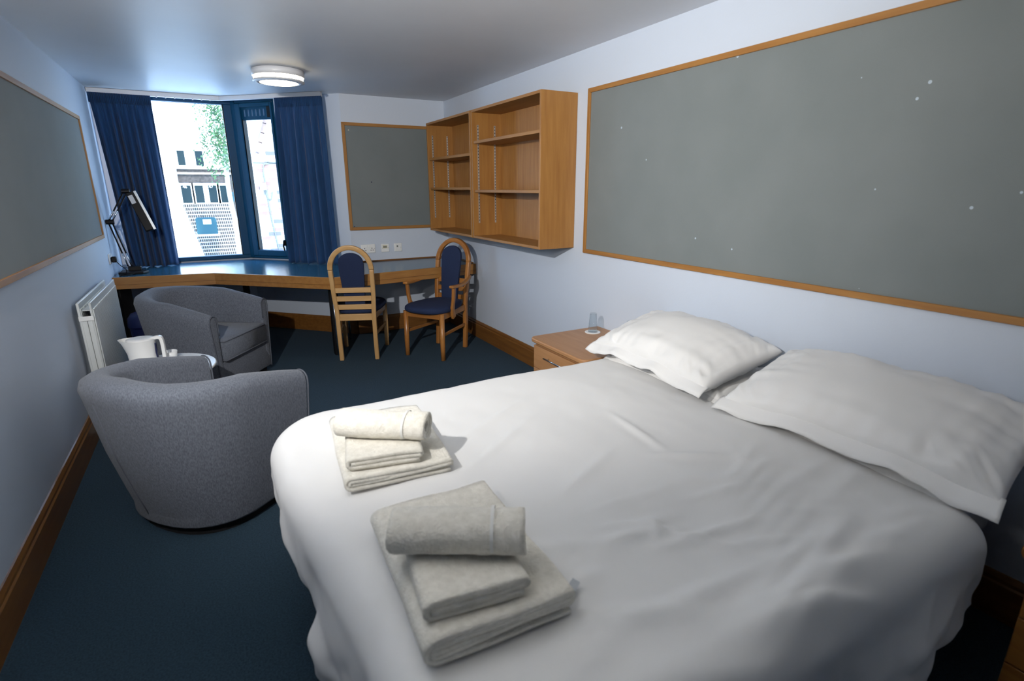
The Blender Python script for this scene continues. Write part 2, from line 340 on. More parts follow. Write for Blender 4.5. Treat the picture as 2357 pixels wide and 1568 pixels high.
# ------------------------------------------------------------------ bookcases on the right wall
def bookcase(label, y0, y1, zs, rails_y):
    r = thing('wall_bookcase', label, 'bookcase', (XR, (y0+y1)/2, 1.09), group='wall bookcases above the desk')
    r.location = (0, 0, 0)
    x0, x1, z0, z1, th = 2.03, XR-.001, 1.092, 2.145, .02
    MB().box(x0, x1, y0, y0+th, z0, z1).build('side_panel', 'oakz', r, .0015)
    MB().box(x0, x1, y1-th, y1, z0, z1).build('side_panel', 'oakz', r, .0015)
    MB().box(x0, x1, y0+th, y1-th, z1-th, z1).build('top_panel', 'oaky', r, .0015)
    MB().box(x0, x1, y0+th, y1-th, z0, z0+th).build('bottom_panel', 'oaky', r, .0015)
    MB().box(x1-.022, x1-.012, y0+th, y1-th, z0+th, z1-th).build('back_panel', 'oakz', r)
    for z in zs: MB().box(x0+.012, x1-.03, y0+th+.004, y1-th-.004, z-.012, z+.011).build('shelf', 'oaky', r, .0015)
    for side, yy in ((1, y0+th), (-1, y1-th)):
        for xx in (x0+.055, x0+.215):
            s = MB(); ya, yb = sorted((yy, yy+side*.003)); s.box(xx-.007, xx+.007, ya, yb, 1.22, 2.03)
            rl = s.build('shelf_rail', 'alu', r)
            h = MB(); ya, yb = sorted((yy+side*.0031, yy+side*.0036)); z = 1.24
            while z < 2.02: h.box(xx-.003, xx+.003, ya, yb, z, z+.010); z += .025
            h.build('slots', 'dk', rl, kind='stuff')
    return r
bookcase('oak wall bookcase nearest the bed, wide with two shelves', 3.255, 4.372, (1.89, 1.493), 0)
bookcase('oak wall bookcase beyond the first, next to the small pin board', 4.392, 5.44, (1.80, 1.514), 0)

# ------------------------------------------------------------------ desk
DF = [(XL+.004, 5.755), (-.022, 5.62), (.862, 4.80), (XR-.004, 4.985)]
desk = thing('desk', 'long built-in desk with blue top and oak edge under the window', 'desk')
ZT = .77
o = .02
top = [(XL+.003, YW-.034), (B.x-.01, YW-.034), (B.x+.02, B.y-.055), (Cc.x-.02, YB-.004), (XR-.003, YB-.004)]+[DF[3], DF[2], DF[1], DF[0]]
MB().prism(top, ZT-.03, ZT).build('desktop', 'laminate', desk)
for i in range(3):
    a, b = Vector(DF[i]), Vector(DF[i+1]); d = (b-a).normalized(); nn = Vector((d.y, -d.x))
    eo = nn*.022; ei = nn*-.001
    MB().prism([a+ei, b+ei, b+eo+(d*.006 if i < 2 else Vector((0, 0))), a+eo-(d*.004 if i else Vector((0, 0)))], ZT-.105, ZT+.001).build('edge_board', 'oakx', desk, .004)
    if i == 0 or i == 1 or i == 2:
        m_ = MB().prism([a+nn*.0225, b+nn*.0225, b+nn*.0235, a+nn*.0235], ZT-.066, ZT-.062); m_.build('edge_groove', 'darkx', desk)
MB().prism([(1.262, YB-.014), (XR-.004, YB-.014), (XR-.004, YB-.001), (1.262, YB-.001)], ZT, ZT+.012).build('upstand', 'darkx', desk)
MB().box(XR-.016, XR-.001, 5.02, YB-.015, ZT, ZT+.012).build('upstand', 'darky', desk)
MB().box(XL+.003, XL+.03, 5.80, 6.5, 0.0, ZT-.03).build('end_panel', 'black_felt', desk, .002)
# black leg with chrome strip and rear chrome leg
MB().box(.865, .935, 5.0, 5.08, 0, ZT-.03).build('leg', 'black', desk, .004)
MB().tube([(.892, 4.99, .0), (.892, 4.99, ZT-.10)], .011, 12).build('chrome_strip', 'chrome', desk, smooth=True)
MB().tube([(1.12, 5.52, .0), (1.12, 5.52, ZT-.03)], .012, 12).build('leg', 'chrome', desk, smooth=True)
MB().box(.2, .26, 6.0, 6.06, 0, ZT-.03).build('leg', 'black', desk, .004)

# ------------------------------------------------------------------ curtains
def curtain(label, a, b, lean, n_folds, amp, seed, spread=0., hook=0):
    a = Vector(a); b = Vector(b); rnd = random.Random(seed)
    L = (b-a).length; d = (b-a).normalized(); nn = Vector((d.y, -d.x)); NU, NZ = 170, 40
    ph = [rnd.uniform(0, 6.28) for _ in range(4)]; vs = []; z1, z0 = H-.055, ZT+.006
    for j in range(NZ+1):
        t_ = j/NZ; z = z1+(z0-z1)*t_
        for i in range(NU+1):
            u = i/NU
            uu = u+.012*sin(u*9+ph[0]+t_*1.5)*t_+.03*sin(u*pi*2)*t_*.4
            f = sin(uu*n_folds*2*pi+ph[1]+.7*sin(uu*7+ph[3]+t_*.8))*(.7+.3*sin(uu*17+ph[2]))
            f += .35*sin(uu*n_folds*5.1+ph[2])*(.4+.6*t_)
            pl = sin(u*n_folds*4.4*2*pi)*.25                                   # pencil pleats in the heading
            k = min(1, t_*9); am = amp*(.35+.65*min(1, t_*2.2))
            off = f*k*am+pl*(1-k)*.016
            edge = hook*max(0, (u-.82)/.18)**2*t_*.06
            s = (u+(spread*(u-.5)*t_))*L+lean*(t_**.8)*(1-u)
            p = a+d*s+nn*(off-edge)
            if t_ > .95: z_ = z-0.0
            vs.append((p.x, p.y, z+.006*sin(u*23+ph[0])*t_))
    W_ = NU+1
    fs = [(j*W_+i, j*W_+i+1, (j+1)*W_+i+1, (j+1)*W_+i) for j in range(NZ) for i in range(NU)]
    r = thing('curtain', label, 'curtain')
    c = MB().add(vs, fs).build('cloth', 'curtain', r, smooth=True)
    sm = c.modifiers.new('thick', 'SOLIDIFY'); sm.thickness = .004
    # heading tape, gathered strip across the pleats
    vs = []
    for j in range(2):
        for i in range(NU+1):
            u = i/NU; p = a+d*u*L+nn*(sin(u*n_folds*4.4*2*pi)*.008+.006)
            vs.append((p.x, p.y, z1+.012-.085*j))
    h = MB().add(vs, [(i, i+1, W_+i+1, W_+i) for i in range(NU)]).build('heading', 'curtain', r, smooth=True)
    sm = h.modifiers.new('thick', 'SOLIDIFY'); sm.thickness = .003
    return r
curtain('dark blue curtain at the left of the window behind the desk lamp', (XL+.012, 6.385), (-.335, 6.385), .075, 8.5, .036, 3, 0.0, 1)
p0 = Vector((.70, 5.965)); p1 = Vector((1.075, 5.625))
curtain('dark blue curtain right of the narrow window behind the plain chair', p0, p1, .0, 6.5, .034, 9, .10)

# ------------------------------------------------------------------ sockets
def plate(label, x0, x1, z0, z1, kind):
    r = thing('wall_socket', label, 'socket')
    MB().box(x0, x1, YB-.009, YB-.0005, z0, z1).build('plate', 'plastic_w', r, .003)
    cx, cz = (x0+x1)/2, (z0+z1)/2
    if kind == 'double':
        h = MB()
        for sx in (x0+.036, x1-.036):
            for dx, dz, w_, h_ in ((0, .008, .0035, .005), (-.011, -.012, .005, .003), (.011, -.012, .005, .003)): h.box(sx+dx-w_, sx+dx+w_, YB-.0098, YB-.0088, cz+dz-h_-.004, cz+dz+h_-.004)
        h.build('pin_holes', 'dk', r, kind='stuff')
        for sx in (cx-.016, cx+.006): MB().box(sx, sx+.010, YB-.013, YB-.009, cz+.016, cz+.034).build('rocker_switch', 'plastic_w', r, .001)
    elif kind == 'label':
        MB().box(cx-.027, cx+.022, YB-.0098, YB-.0088, cz-.004, cz+.03).build('cream_label', 'cream_print', r)
        MB().box(cx-.022, cx+.017, YB-.0101, YB-.0097, cz+.004, cz+.018).build('printed_marks', 'grey_print', r)
    else:
        MB().box(cx-.034, cx+.028, YB-.013, YB-.009, cz-.03, cz+.036).build('raised_cover', 'plastic_w', r, .002)
        MB().box(cx-.016, cx+.0, YB-.0140, YB-.0128, cz+.004, cz+.022).build('grey_port', 'grey_print', r)
    for sx in (x0+.012, x1-.012): MB().lathe([(0, 0), (.0028, 0), (.0028, .0015), (0, .0015)], 8, T=Matrix.Translation((sx, YB-.009, cz)) @ Matrix.Rotation(pi/2, 4, 'X')).build('screw', 'grey_print', r)
plate('white double power socket above the desk behind the plain chair', 1.343, 1.492, .862, .950, 'double')
plate('square white wall plate with cream label above the desk', 1.556, 1.642, .862, .948, 'label')
plate('rightmost square white wall plate with raised cover above the desk', 1.696, 1.782, .862, .948, 'data')
ls = thing('wall_socket', 'white socket on the left wall with black plug in it', 'socket')
MB().box(XL+.0005, XL+.010, 5.77, 5.90, .885, .972).build('plate', 'plastic_w', ls, .003)
MB().box(XL+.01, XL+.012, 5.865, 5.875, .94, .955).build('rocker_switch', 'plastic_w', ls, .001)
pg = thing('power_plug', 'black power plug with cable in the left wall socket', 'plug')
MB().box(XL+.012, XL+.05, 5.80, 5.85, .895, .945).build('plug_body', 'black', pg, .008)
cb = [(XL+.045, 5.825, .90), (XL+.07, 5.84, .86), (XL+.10, 5.86, .82), (XL+.09, 5.88, .785), (XL+.05, 5.86, .776), (XL+.06, 5.81, .776), (XL+.12, 5.83, .776), (XL+.16, 5.9, .776)]
def smooth_path(p, k=6):
    p = [Vector(q) for q in p]; out = []
    for i in range(len(p)-1):
        a, b, c, d = p[max(i-1, 0)], p[i], p[i+1], p[min(i+2, len(p)-1)]
        for j in range(k):
            t_ = j/k; out.append(.5*((2*b)+(c-a)*t_+(2*a-5*b+4*c-d)*t_*t_+(-a+3*b-3*c+d)*t_**3))
    out.append(p[-1]); return out
MB().tube(smooth_path(cb), .0035, 6).build('cable', 'black', pg, smooth=True)

# ------------------------------------------------------------------ ceiling light
cl = thing('ceiling_light', 'round white ceiling light, lit, near the bay window', 'ceiling light', (.615, 4.84, H))
MB().lathe([(.0, -.001), (.175, -.001), (.190, -.006), (.190, -.052), (.182, -.052), (.178, -.02), (0, -.02)], 48).build('drum', 'white_lamp', cl, smooth=True)
MB().lathe([(0, -.022), (.172, -.022), (.182, -.056), (.180, -.075), (.150, -.078), (0, -.078)], 48).build('glowing_diffuser', 'glow', cl, smooth=True)
MB().lathe([(.142, -.082), (.188, -.080), (.188, -.088), (.142, -.094)], 48, closed=True).build('lower_ring', 'white_lamp', cl, smooth=True)
MB().lathe([(0, -.086), (.141, -.086), (.139, -.093), (0, -.097)], 48).build('glowing_disc', 'glow', cl, smooth=True)
for k in range(6):
    a = k*pi/3+.3; MB().tube([(.186*cos(a), .186*sin(a), -.050), (.186*cos(a), .186*sin(a), -.083)], .002, 6).build('wire', 'grey_print', cl)
# ------------------------------------------------------------------ radiator
rd = thing('radiator', 'white double panel radiator on the left wall', 'radiator')
ry0, ry1, rz0, rz1 = 4.10, 5.12, .20, .842
def rpanel(x0, x1, face):
    m = MB(); n_ = 26; vs = []
    m.box(x0, x1, ry0, ry1, rz0, rz1)
    return m.build('panel', 'radiator', rd, .006)
rpanel(XL+.025, XL+.040, 0); rpanel(XL+.088, XL+.100, 0)
for k in range(28):
    y = ry0+.03+(ry1-ry0-.06)*k/27
    MB().box(XL+.099, XL+.106, y-.011, y+.011, rz0+.04, rz1-.045).build('flute', 'radiator', rd, .003, seg=1)
    if k % 1 == 0: MB().box(XL+.040, XL+.044, y-.011, y+.011, rz0+.04, rz1-.04).build('flute', 'radiator', rd)
MB().box(XL+.025, XL+.102, ry0-.004, ry0+.002, rz1-.115, rz1-.085).build('end_bracket', 'plastic_w', rd, .002)
MB().box(XL+.030, XL+.100, ry0+.004, ry0+.010, rz0+.02, rz1-.115).build('end_cover', 'radiator', rd, .002)
MB().box(XL+.064, XL+.067, ry0+.001, ry0+.004, rz0+.02, rz1-.115).build('end_seam', 'grey_print', rd)
MB().box(XL+.040, XL+.088, ry0+.05, ry1-.02, rz1-.06, rz1-.055).build('convector_grille', 'radiator', rd)
for yy in (ry0+.15, ry1-.15): MB().box(XL+.003, XL+.026, yy-.02, yy+.02, .3, .75).build('wall_bracket', 'plastic_w', rd)
MB().tube(smooth_path([(XL+.07, ry0-.02, .25), (XL+.07, ry0-.03, .2), (XL+.07, ry0-.03, .0)]), .008, 8).build('pipe', 'radiator', rd, smooth=True)
MB().lathe([(0, 0), (.018, 0), (.02, .02), (.018, .05), (0, .055)], 12, (XL+.07, ry0-.03)).build('valve', 'plastic_w', rd)

# ------------------------------------------------------------------ tub armchairs
def tub():
    r = thing('tub_armchair', '', 'armchair', group='grey tweed tub armchairs')
    W2, F = .375, .34                       # half width at rim, front at x=F
    NT = 64; rows = []
    def plan(s, hw, back, front):           # s 0..1 along the D from right-front round the back to left-front
        # straight arms then half ellipse
        Ls = .30
        if s < Ls: return Vector((front+(0.0-front)*(s/Ls), -hw))
        if s > 1-Ls: return Vector((front+(0.0-front)*((1-s)/Ls), hw))
        a = (s-Ls)/(1-2*Ls)*pi
        ex = .86
        cx = abs(sin(a))**ex; cy = (abs(cos(a))**ex)*(1 if cos(a) > 0 else -1)
        return Vector((-back*cx, -hw*cy))
    for i in range(NT+1):
        s = i/NT; q = min(s, 1-s)*2          # 0 at front ends, 1 at back
        h = .634+.142*q**.9
        k = min(1, q/.8)
        th = .085+.03*k
        bb = plan(s, .33, .265, F); rim = plan(s, W2, .385+.02*k, F-.0)
        iin = plan(s, W2-th, .385-th, F); ib = plan(s, W2-.09, .26, F)
        mid = rim.lerp(bb, .35)
        c = []
        c.append((*bb, .05)); c.append((*bb.lerp(rim, .28), .20)); c.append((*bb.lerp(rim, .62), .40)); c.append((*rim.lerp(bb, .07), h-.10))
        c.append((*(rim*1.0), h-.055)); c.append((*(rim.lerp(iin, .08)), h-.022)); c.append((*(rim.lerp(iin, .32)), h-.003)); c.append((*(rim.lerp(iin, .6)), h)); c.append((*(rim.lerp(iin, .88)), h-.014))
        c.append((*iin.lerp(ib, .06), h-.045)); c.append((*iin.lerp(ib, .4), .48)); c.append((*ib, .30)); c.append((*ib, .20))
        rows.append(c)
    m = len(rows[0]); vs = [p for c in rows for p in c]
    fs = [(i*m+k, (i+1)*m+k, (i+1)*m+k+1, i*m+k+1) for i in range(NT) for k in range(m-1)]
    sh = MB().add(vs, fs+[tuple(range(m-1, -1, -1)), tuple(NT*m+k for k in range(m))]).build('shell', 'tweed', r, smooth=True)
    b = sh.modifiers.new('bevel', 'BEVEL'); b.width = .012; b.segments = 3; b.limit_method = 'ANGLE'; b.angle_limit = radians(55)
    # piping down the arm fronts
    for e in (0, NT):
        pts = [Vector(p) for p in rows[e]]; pts = [Vector((F+.001, p.y, p.z)) for p in pts[:11]]
        MB().tube(smooth_path(pts, 3), .0045, 6).build('piping', 'tweed_dark', sh, smooth=True)
    # back seams
    for s in (.53, .70):
        i = int(s*NT); pts = [Vector(p) for p in rows[i][:4]]; pts = [p+Vector((p.x, p.y, 0)).normalized()*.0008 for p in pts]
        MB().tube(pts, .003, 6).build('seam', 'tweed_dark', sh, smooth=True)
    # lower front panel, seat platform
    fp = [plan(i/40, .335, .28, F-.006) for i in range(41)]
    MB().prism([(p.x, p.y) for p in fp], .05, .27).build('base_panel', 'tweed', r, .01, smooth=True)
    # cushion, D shaped
    cp = []
    for i in range(41):
        p = plan(i/40, .276, .245, F+.022); cp.append((p.x, p.y))
    cu = MB(); n_ = len(cp); lay = [(.965, .275), (.99, .285), (1, .31), (1, .40), (.99, .425), (.955, .442), (.7, .455), (.3, .462)]
    vs = [];
    for sc_, z in lay:
        for x, y in cp: vs.append((.05+(x-.05)*sc_, y*sc_, z))
    fs = [(a*n_+i, a*n_+(i+1) % n_, (a+1)*n_+(i+1) % n_, (a+1)*n_+i) for a in range(len(lay)-1) for i in range(n_)]
    fs += [tuple(range(n_-1, -1, -1)), tuple((len(lay)-1)*n_+i for i in range(n_))]
    cs = cu.add(vs, fs).build('seat_cushion', 'tweed', r, smooth=True)
    for z, k in ((.428, .992), (.283, .992)):
        MB().tube([(.05+(x-.05)*k, y*k, z) for x, y in cp]+[(.05+(cp[0][0]-.05)*k, cp[0][1]*k, z)], .005, 6).build('piping', 'tweed_dark', cs, smooth=True)
    pl = [plan(i/40, .30, .25, F-.03) for i in range(41)]
    MB().prism([(p.x, p.y) for p in pl], 0, .052).build('plinth', 'black_felt', r)
    return r
tc1 = tub(); tc1.location = (-.18, 2.79, 0); tc1.rotation_euler = (0, 0, radians(40))
tc1['label'] = 'grey tweed tub armchair nearest the camera, its back turned, beside the bed'
tc2 = copy_tree(tc1); tc2.location = (-.17, 4.76, 0); tc2.rotation_euler = (0, 0, radians(-35))
tc2['label'] = 'grey tweed tub armchair in front of the desk, seat cushion showing'

# ------------------------------------------------------------------ small round table with kettle and cups
TX, TY, TZ = -.40, 3.72, .47
tb = thing('side_table', 'small round white side table between the two tub armchairs', 'table', (TX, TY, 0))
MB().lathe([(0, TZ-.02), (.30, TZ-.02), (.315, TZ-.012), (.315, TZ-.004), (.31, TZ), (0, TZ)], 48).build('table_top', 'plastic_w', tb, smooth=False)
for k in range(4):
    a = k*pi/2+radians(150)
    MB().tube([(.16*cos(a), .16*sin(a), TZ-.02), (.40*cos(a), .40*sin(a), 0)], [.016, .010], 10).build('leg', 'darkz', tb, smooth=True)
MB().lathe([(0, TZ-.04), (.2, TZ-.04), (.2, TZ-.02), (0, TZ-.02)], 24).build('under_ring', 'darkx', tb)
kt = thing('kettle', 'white plastic electric jug kettle on the round side table', 'kettle', (-.465, 3.78, TZ), radians(-12))
MB().lathe([(0, .0), (.082, 0), (.082, .018), (0, .018)], 32).build('base', 'plastic_w', kt, .003)
prof = [(0, .02), (.072, .02), (.074, .03), (.070, .09), (.073, .15), (.078, .178)]
kb = MB(); NA = 40; vs = []
for i in range(NA):
    a = 2*pi*i/NA
    for r_, z in prof:
        k = max(0, cos(a-pi))**6; e_ = (z/.178)**2*.038*k if r_ > 0 else 0
        vs.append(((r_+e_)*cos(a), (r_+e_)*sin(a)*(1-.0*k), z+(.0 if r_ == 0 else .004*k*(z/.178))))
m = len(prof); fs = [(i*m+k, ((i+1) % NA)*m+k, ((i+1) % NA)*m+k+1, i*m+k+1) for i in range(NA) for k in range(m-1)]
kb.add(vs, fs).build('jug_body', 'plastic_w', kt, smooth=True)
MB().lathe([(0, .183), (.05, .186), (.074, .180), (.076, .174), (.07, .170), (0, .170)], 32).build('lid', 'plastic_w', kt, smooth=True)
MB().sweep(smooth_path([(.055, 0, .176), (.09, 0, .184), (.108, 0, .176), (.113, 0, .14), (.112, 0, .06), (.104, 0, .03), (.065, 0, .035)]), .014, .009, (0, 1, 0)).build('handle', 'plastic_w', kt, .004, smooth=True)
MB().box(.062, .078, -.010, .010, .05, .15).build('water_gauge', 'bin', kt, .002)
def cup(label, x, y, rz, sauc=True):
    r = thing('teacup', label, 'cup', (x, y, TZ), rz, group='teacups on the side table')
    MB().lathe([(0, .0), (.030, 0), (.050, .004), (.070, .014), (.069, .017), (.048, .008), (0, .006)], 32).build('saucer', 'china', r, smooth=True)
    MB().lathe([(0, .008), (.025, .008), (.036, .03), (.041, .062), (.0385, .062), (.033, .03), (.022, .012), (0, .012)], 28).build('bowl', 'china', r, smooth=True)
    MB().tube(smooth_path([(.036, 0, .05), (.058, 0, .05), (.060, 0, .03), (.034, 0, .024)]), .004, 6).build('handle', 'china', r, smooth=True)
cup('white teacup on a saucer right of the kettle', -.300, 3.66, .5)
cup('white teacup on a saucer tucked behind the kettle handle', -.335, 3.86, 2.2)

# ------------------------------------------------------------------ waste bin
bn = thing('waste_bin', 'navy blue swing bin with pale sticker under the desk', 'bin', (-.60, 5.42, 0))
MB().lathe([(0, 0), (.10, 0), (.125, .38), (.128, .39), (0, .39)], 28).build('bin_body', 'bin', bn, smooth=False)
MB().lathe([(.134, .385), (.136, .40), (.130, .46), (.10, .50), (.04, .515), (0, .517)], 28).build('dome_lid', 'bin', bn, smooth=True)
for zi, (w_, zc, hh) in enumerate(((.5, .30, .022), (.5, .245, .022), (.22, .345, .018))):
    n_ = 10; R_ = .1215; vs = []
    for i in range(n_+1):
        a = -pi/2+.10+w_*2*(i/n_-.5)+(.3 if zi == 2 else 0)+.2
        for z in (zc-hh, zc+hh): rr = .1+.025*z/.38+.001; vs.append((rr*cos(a), rr*sin(a), z))
    st = MB().add(vs, [(2*i, 2*i+2, 2*i+3, 2*i+1) for i in range(n_)]).build('sticker', 'pale', bn)
    g = MB()
    for i in range(5 if zi < 2 else 2):
        a = -pi/2+.3+w_*2*((i+.5)/(5 if zi < 2 else 2)-.5)*.85+(.3 if zi == 2 else 0); rr = .1+.025*zc/.38+.0022
        g.box(-.006, .006, -.0004, .0004, -hh*.55, hh*.55, TR(rr*cos(a), rr*sin(a), zc, a+pi/2))
    g.build('pictogram_marks', 'bin', st)

# ------------------------------------------------------------------ desk lamp
dl = thing('desk_lamp', 'black jointed desk lamp with long head at the left curtain', 'lamp', (0, 0, 0))
by = 6.0
MB().prism([(-.79, 5.90), (-.60, 5.87), (-.56, 5.95), (-.62, 6.08), (-.78, 6.09)], ZT+.001, ZT+.022).build('base', 'black', dl, .006)
MB().box(-.72, -.62, 5.98, 6.05, ZT+.02, ZT+.06).build('base_block', 'black', dl, .006)
P0, P1, P2, P3 = Vector((-.705, 6.02, .83)), Vector((-.785, 6.0, 1.235)), Vector((-.625, 5.98, 1.50)), Vector((-.512, 5.90, 1.155))
def rods(a, b, sep, name):
    for s in (-1, 1):
        o_ = Vector((sep*s, 0, 0)); MB().tube([a+o_, b+o_], .0065, 8).build(name, 'black', dl, smooth=True)
rods(P0, P1, .014, 'lower_arm'); rods(P1, P2, .014, 'upper_arm')
for a, b, f0, f1 in ((P0, P1, .04, .30), (P1, P2, .06, .36)):
    for s in (-1, 1):
        o_ = Vector((.014*s, -.008, 0)); MB().tube([a.lerp(b, f0)+o_, a.lerp(b, f1)+o_], .0040, 8).build('spring', 'chrome', dl, smooth=True)
MB().lathe([(0, 0), (.016, 0), (.016, .045), (0, .045)], 14, T=Matrix.Translation(P0-Vector((0, 0, .045)))).build('pivot', 'alu', dl)
for p in (P1, P2): MB().tube([p-Vector((.03, 0, 0)), p+Vector((.03, 0, 0))], .022, 12).build('joint', 'black', dl)
hd_ = (P3-P2).normalized(); sd = Vector((1, 0, .33)).normalized()
hs = P2+hd_*.01+Vector((.03, 0, 0))
MB().sweep([hs, P3+Vector((.03, 0, 0))], .040, .022, sd).build('lamp_head', 'black', dl, .008)
MB().sweep([hs+sd*.036-Vector((0, .02, 0)), P3+Vector((.03, 0, 0))+sd*.036-Vector((0, .02, 0))], .010, .006, sd).build('light_strip', 'alu', dl, .002)
MB().sweep([hs+hd_*.03-Vector((.012, .026, 0)), hs+hd_*.105-Vector((.012, .026, 0))], .018, .003, sd).build('paper_tag', 'pale', dl)

# ------------------------------------------------------------------ wooden chairs (facing local +Y)
def dining(arms, wd, label, loc, rz):
    r = thing('wooden_dining_chair' if not arms else 'wooden_armchair', label, 'chair', loc, rz)
    z_, x_ = wd+'z', wd+'x'; y_ = wd+'y'
    hb, hf, dp = .158, .20, .47                     # half width rear, front, depth
    TOP = 1.055
    lean = lambda z: 0 if z < .45 else -.10*((z-.45)/.6)**1.2
    # rear posts + arch as one bent piece each side
    for s in (-1, 1):
        pts = [(s*hb, .015, 0), (s*hb, .0, .22), (s*(hb+.002), -.0, .45), (s*(hb+.012), lean(.62), .62), (s*(hb+.016), lean(.84), .84)]
        MB().sweep(smooth_path(pts), .019, .021, (1, 0, 0)).build('rear_leg', z_, r, .006, smooth=True)
    R_ = hb+.016; pts = []
    for k in range(25):
        a = pi*k/24; z = .84+sin(a)*(TOP-.02-.84); pts.append((R_*cos(a), lean(z), z))
    # arch piece, rectangular section following the curve
    m = MB(); vs = []
    for k in range(25):
        a = pi*k/24
        for ro, yo in ((.021, -.021), (.021, .021), (-.021, .021), (-.021, -.021)):
            z = .84+sin(a)*(TOP-.021-.84+ro); vs.append(((R_+ro)*cos(a), lean(z)+yo, z))
    fs = [(i*4+k, i*4+(k+1) % 4, (i+1)*4+(k+1) % 4, (i+1)*4+k) for i in range(24) for k in range(4)]+[(0, 1, 2, 3), (99, 98, 97, 96)]
    m.add(vs, fs).build('back_arch', x_, r, .007, smooth=True)
    # slats
    for z in (.655, .578, .500):
        yy = lean(z); MB().box(-hb-.002, hb+.002, yy-.010, yy+.010, z-.023, z+.023).build('slat', x_, r, .003)
    MB().box(-hb, hb, -.012, .012, .375, .435).build('rear_rail', x_, r, .003)
    # back pad in front of the slats
    vs = []; NS = 14; pw = lambda z: .082+.030*(z-.44)/.5
    out = [(-pw(.44), .44)]; out += [(-pw(z), z) for z in (.6, .75, .88)]
    for k in range(1, 12):
        a = pi-pi*k/12; out.append((.1055*cos(a), .90+.085*sin(a)))
    out += [(pw(z), z) for z in (.88, .75, .6)]+[(pw(.44), .44)]
    n_ = len(out); vs = [(x, lean(z)+.016, z) for x, z in out]+[(x, lean(z)+.045, z) for x, z in out]
    # front/back as strips from left to right sides
    fs = [(i, i+1, n_+i+1, n_+i) for i in range(n_-1)]+[(n_-1, 0, n_, 2*n_-1)]
    half = n_//2
    for base in (0, n_):
        for i in range(half):
            j = n_-1-i
            q = (base+i, base+i+1, base+j-1, base+j)
            fs.append(q if len(set(q)) == 4 else (base+i, base+i+1, base+j))
    MB().add(vs, fs).build('back_pad', 'navy', r, .012, smooth=True, seg=3)
    # front legs
    for s in (-1, 1):
        MB().tube([(s*hf, dp, 0), (s*hf, dp, .15), (s*(hf-.002), dp-.005, .43)], [.0205, .0225, .0235], 14).build('front_leg', z_, r, smooth=True)
        MB().sweep([(s*hb, .02, .405), (s*hf, dp-.01, .405)], .011, .028, (1, 0, 0)).build('side_rail', y_, r, .003)
        MB().sweep([(s*hb, .02, .235), (s*hf, dp-.01, .235)], .008, .014, (1, 0, 0)).build('stretcher', y_, r, .003)
    MB().box(-hf, hf, dp-.02, dp+.002, .378, .432).build('front_rail', x_, r, .003)
    # seat pad: rounded trapezoid, domed
    pr = []
    for k in range(48):
        a = 2*pi*k/48; c_, s_ = cos(a), sin(a); e_ = .62
        x = abs(c_)**e_*(1 if c_ > 0 else -1); y = abs(s_)**e_*(1 if s_ > 0 else -1)
        t_ = (y+1)/2; hw = .185+.065*t_
        pr.append((x*hw, .262+y*(.262)+(.03*(1-x*x) if y > 0 else 0)))
    lay = [(.93, .432), (.985, .440), (1.0, .455), (.985, .474), (.93, .486), (.75, .494), (.4, .499), (.05, .50)]
    vs = []
    for k_, z in lay: vs += [(x*k_, .262+(y-.262)*k_, z) for x, y in pr]
    n_ = 48; fs = [(a*n_+i, a*n_+(i+1) % n_, (a+1)*n_+(i+1) % n_, (a+1)*n_+i) for a in range(len(lay)-1) for i in range(n_)]
    fs += [tuple(range(n_-1, -1, -1)), tuple((len(lay)-1)*n_+i for i in range(n_))]
    MB().add(vs, fs).build('seat_pad', 'navy', r, smooth=True)
    if arms:
        for s in (-1, 1):
            a_ = [(s*(hb+.03), -.055, .70), (s*(hb+.075), .06, .685), (s*(hf+.06), .22, .665), (s*(hf+.055), .385, .668)]
            MB().sweep(smooth_path(a_), [.016]*7+[.02]*6+[.024]*6, .012, (1, 0, 0)).build('armrest', y_, r, .006, smooth=True)
            q = [(s*(hf+.058), .345, .66), (s*(hf+.05), .345, .55), (s*(hf+.03), .335, .45), (s*(hf+.018), .30, .37)]
            MB().sweep(smooth_path(q), .013, [.017]*10+[.021]*5+[.026]*4, (1, 0, 0)).build('arm_support', z_, r, .005, smooth=True)
    return r
a1 = atan2(-(5.21-4.745), 0)
d1 = Vector((1.22-1.03, 5.21-4.745)); rz1 = atan2(-d1.x, d1.y)
dining(False, 'ash', 'pale wooden chair with arched back and navy pads, seen from behind', (1.031, 4.752, 0), rz1)
d2 = Vector((1.58-1.965, 4.52-4.785)); rz2 = atan2(-d2.x, d2.y)
dining(True, 'honey', 'honey wooden armchair with arched back and navy pads near the corner', (1.968, 4.787, 0), rz2)

